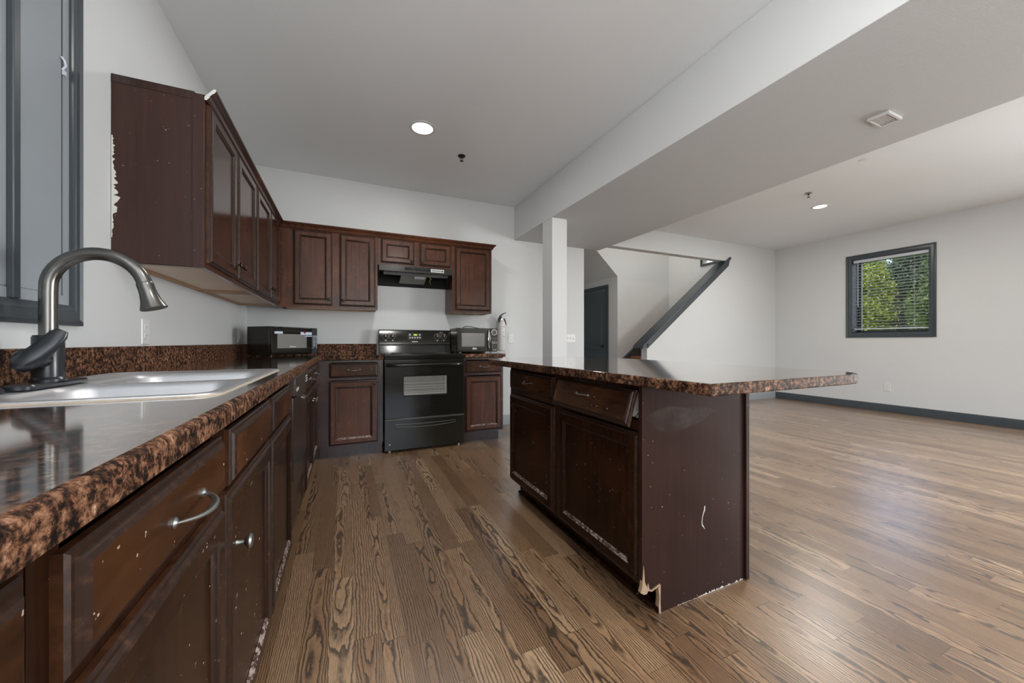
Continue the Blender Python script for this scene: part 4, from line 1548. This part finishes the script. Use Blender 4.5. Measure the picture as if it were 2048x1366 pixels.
# ------------------------------------------------------------------ outlets, switches
def plate(name, label, M, u, v, w, h, kind, n=2, cat='outlet', group=None):
    r = thing(name, label, cat, tuple((M @ Vector((u, v, 0)))), group)
    mb = MB(M)
    mb.loft([[(u - w / 2 + d, v - h / 2 + d, z), (u + w / 2 - d, v - h / 2 + d, z), (u + w / 2 - d, v + h / 2 - d, z), (u - w / 2 + d, v + h / 2 - d, z)] for d, z in ((0, .0005), (0, .003), (.003, .006))], 0, True, True)
    mb.build('cover_plate', WHITE, r)
    if kind == 'outlet':
        for s_ in (-1, 1):
            mb = MB(M)
            mb.loft([rrect(u - .017, v + s_ * .0195 - .014, u + .017, v + s_ * .0195 + .014, .010, z) for z in (.006, .0085)], 0, True, True)
            rc = mb.build('receptacle', WHITEP, r)
            mb = MB(M)
            for du in (-.0065, .0065):
                mb.box((u + du - .0012, v + s_ * .0195 - .001, .0085), (u + du + .0012, v + s_ * .0195 + .008, .0088))
            mb.lathe([(.0022, 0), (.0022, .0003)], (u, v + s_ * .0195 - .007, .0085), (0, 0, 1), 8)
            mb.build('slots', LABELD, rc)
    elif kind == 'toggle':
        for i in range(n):
            uu = u + (i - (n - 1) / 2) * .046
            mb = MB(M)
            mb.box((uu - .005, v - .012, .005), (uu + .005, v + .012, .0068))
            tb = mb.build('toggle_slot', LABELW, r)
            dn = -1 if i < n - 1 else 1
            mb = MB(M)
            mb.tube([(uu, v - .002 * dn, .006), (uu, v - .010 * dn, .020)], [.0042, .0036], 8)
            mb.build('toggle', WHITEP, tb)
    else:
        mb = MB(M)
        mb.prism([(v - .033, .006), (v - .033, .0075), (v, .012), (v + .033, .007), (v + .033, .006)], 'x', u - .017, u + .017)
        mb.build('rocker', WHITEP, r)
    return r


MWL = frame((XL, 0, 0), '+x')
plate('wall_outlet', 'white outlet on the left wall below the faucet head', MWL, 2.278, 1.078, .072, .118, 'outlet')
plate('wall_switch', 'white switch plate on the left wall behind the corner microwave', MWL, 3.93, 1.082, .072, .118, 'rocker', cat='switch')
MWBK = frame((0, YB, 0), '-y')
plate('wall_outlet', 'white outlet on the back wall right of the fire extinguisher', MWBK, 1.885, 1.074, .072, .118, 'outlet')
plate('wall_switch', 'white triple toggle switch plate on the stub wall right of the column', MWBK, 2.768, 1.078, .165, .118, 'toggle', 3, 'switch')
MWR = frame((XR, 0, 0), '-x')
plate('wall_outlet', 'white outlet low on the right wall under the window', MWR, -2.687, .368, .076, .120, 'outlet')


# ------------------------------------------------------------------ ceiling fixtures
def downlight(label, x, y, z, power, r=.082, group=None):
    t_ = thing('recessed_light', label, 'ceiling light', (x, y, z), group)
    mb = MB()
    mb.lathe([(r + .022, -.0005), (r + .022, -.003), (r + .012, -.006), (r, -.006), (r - .002, -.002)], (x, y, z), (0, 0, 1), 36, 0, False)
    mb.build('trim_ring', WHITEP, t_)
    MB().lathe([(r - .001, -.0035), (r * .8, -.0055), (r * .3, -.0068), (.002, -.007)], (x, y, z), (0, 0, 1), 36, 0, False).build('lens', LENS, t_)
    lamp('lamp', 'AREA', (x, y, z - .012), power, (1, .975, .94), t_, shape='DISK', size=r * 1.8)
    return t_


downlight('lit recessed ceiling light over the kitchen', .553, 2.965, HC, 13)
downlight('lit recessed ceiling light over the living area', 5.422, 2.639, HC, 24, .070)
GK = 'added recessed lights out of view'
for x, y, pw_ in ((.9, .15, 16), (.9, -1.7, 5), (4.3, .45, 18), (4.3, -.9, 16), (5.42, -1.9, 5)):  # extra lights out of frame, added to brighten floor and walls
    downlight('added unseen recessed ceiling light that fills the room', x, y, HC, pw_, .075, GK)


def sprinkler(label, x, y, z, plate_mat):
    t_ = thing('fire_sprinkler', label, 'sprinkler', (x, y, z))
    MB().lathe([(.034, -.0005), (.034, -.004), (.026, -.011), (.014, -.012)], (x, y, z), (0, 0, 1), 24).build('escutcheon', plate_mat, t_)
    mb = MB()
    mb.lathe([(.008, -.010), (.008, -.020), (.005, -.022)], (x, y, z), (0, 0, 1), 12)
    for s_ in (-1, 1):
        mb.tube([(x + s_ * .006, y, z - .020), (x + s_ * .012, y, z - .030), (x + s_ * .004, y, z - .046)], .0022, 6)
    mb.build('frame_arms', BRONZE, t_)
    MB().lathe([(.004, -.044), (.016, -.047), (.016, -.049), (.003, -.050)], (x, y, z), (0, 0, 1), 18).build('deflector', BRONZE, t_)


sprinkler('dark fire sprinkler head on the kitchen ceiling behind the lit recessed light', .962, 3.262, HC, BRONZE)
sprinkler('fire sprinkler head on the living room ceiling beside the lit recessed light', 4.815, 2.455, HC, PEWTER)

vt = thing('ceiling_vent', 'small rectangular vent grille on the underside of the beam', 'vent', (2.82, 1.055, BZ))
mb = MB()
vx0, vx1, vy0, vy1 = 2.742, 2.896, 1.008, 1.104
loops = [[(vx0 + d, vy0 + d, BZ - z), (vx1 - d, vy0 + d, BZ - z), (vx1 - d, vy1 - d, BZ - z), (vx0 + d, vy1 - d, BZ - z)] for d, z in ((0, .0005), (0, .014), (.010, .016), (.010, .006))]
mb.loft(loops)
mb.build('frame', LABELW, vt)
mb = MB()
mb.box((vx0 + .010, vy0 + .010, BZ - .006), (vx1 - .010, vy1 - .010, BZ - .004), 1)
for i in range(9):
    y = vy0 + .014 + i * .0085
    mb.box((vx0 + .010, y, BZ - .012), (vx1 - .010, y + .003, BZ - .006))
mb.build('grille', [LABELW, LABELW], vt)
MB().lathe([(.028, -.0005), (.028, -.003), (.02, -.004)], (4.403, 1.8, HC), (0, 0, 1), 20).build('ceiling_rosette', WHITEP)
tag(bpy.data.objects['ceiling_rosette'], 'small round white cap on the living room ceiling', 'cover')

# ------------------------------------------------------------------ outdoors
struct(MB().box((7.6, -30, -.5), (60, 45, -.4)).build('ground', GRASS))


def leaf_mesh(n, seed, size):
    rnd = random.Random(seed)
    vs, fs = [], []
    clumps = []
    for i in range(120):
        while True:
            p = Vector((rnd.uniform(-1, 1), rnd.uniform(-1, 1), rnd.uniform(-1, 1)))
            if p.length < .92:
                break
        clumps.append((p, rnd.uniform(.16, .34)))
    for i in range(n):
        c, r = rnd.choice(clumps)
        p = c + Vector((rnd.gauss(0, .5), rnd.gauss(0, .5), rnd.gauss(0, .38))) * r
        if p.length > 1.0:
            continue
        nrm = Vector((rnd.gauss(0, .6), rnd.gauss(0, .6), rnd.gauss(.7, .5))).normalized()
        u = nrm.orthogonal().normalized()
        a = rnd.uniform(0, 2 * PI)
        u = (Matrix.Rotation(a, 3, nrm) @ u)
        w_ = nrm.cross(u)
        s_ = size * rnd.uniform(.6, 1.3)
        k_ = len(vs)
        vs += [p - u * s_, p - w_ * s_ * .45 + nrm * s_ * .12, p + u * s_, p + w_ * s_ * .45 + nrm * s_ * .12]
        fs.append((k_, k_ + 1, k_ + 2, k_ + 3))
    me = bpy.data.meshes.new('foliage')
    me.from_pydata(vs, [], fs)
    return me


LM_ = [leaf_mesh(52000, 3, .029), leaf_mesh(52000, 9, .029), leaf_mesh(52000, 21, .029)]
trees = [(27, 2.1, 2.3, 3.35, 1), (27, 6.9, 2.3, 3.35, 1), (26.6, 11.7, 2.3, 3.4, 0), (27, 16.5, 2.3, 3.35, 2), (32.6, 3.6, 2.9, 3.9, 2), (32.6, 9.8, 2.9, 3.9, 2), (32.6, 16.0, 2.9, 3.9, 2), (38.8, 6.6, 3.3, 4.4, 2), (38.8, 13.5, 3.3, 4.4, 1)]
for i, (x, y, r, hh, kd) in enumerate(trees):
    tr = thing('tree', 'leafy green tree outside the right-hand window', 'tree', (x, y, -.4), 'trees outside the living room window')
    me = LM_[i % 3].copy()
    me.materials.append(LEAF[kd])
    fo = bpy.data.objects.new('foliage', me)
    COL.objects.link(fo)
    fo.parent = tr
    fo.location = (0, 0, hh)
    fo.scale = (r, r, hh)
    fo.rotation_euler = (0, 0, i * 1.3)
    mb = MB()
    mb.tube([(x, y, -.4), (x + .05, y, .8), (x - .03, y + .06, 2.4), (x, y, 4.4)], [.16, .13, .09, .04], 8)
    for j in range(5):
        a = j * 1.3 + i
        mb.tube([(x, y, .6 + j * .6), (x + .45 * r * math.cos(a), y + .45 * r * math.sin(a), 1.4 + j * .7)], [.05, .02], 6)
    mb.build('trunk', BARK, tr)
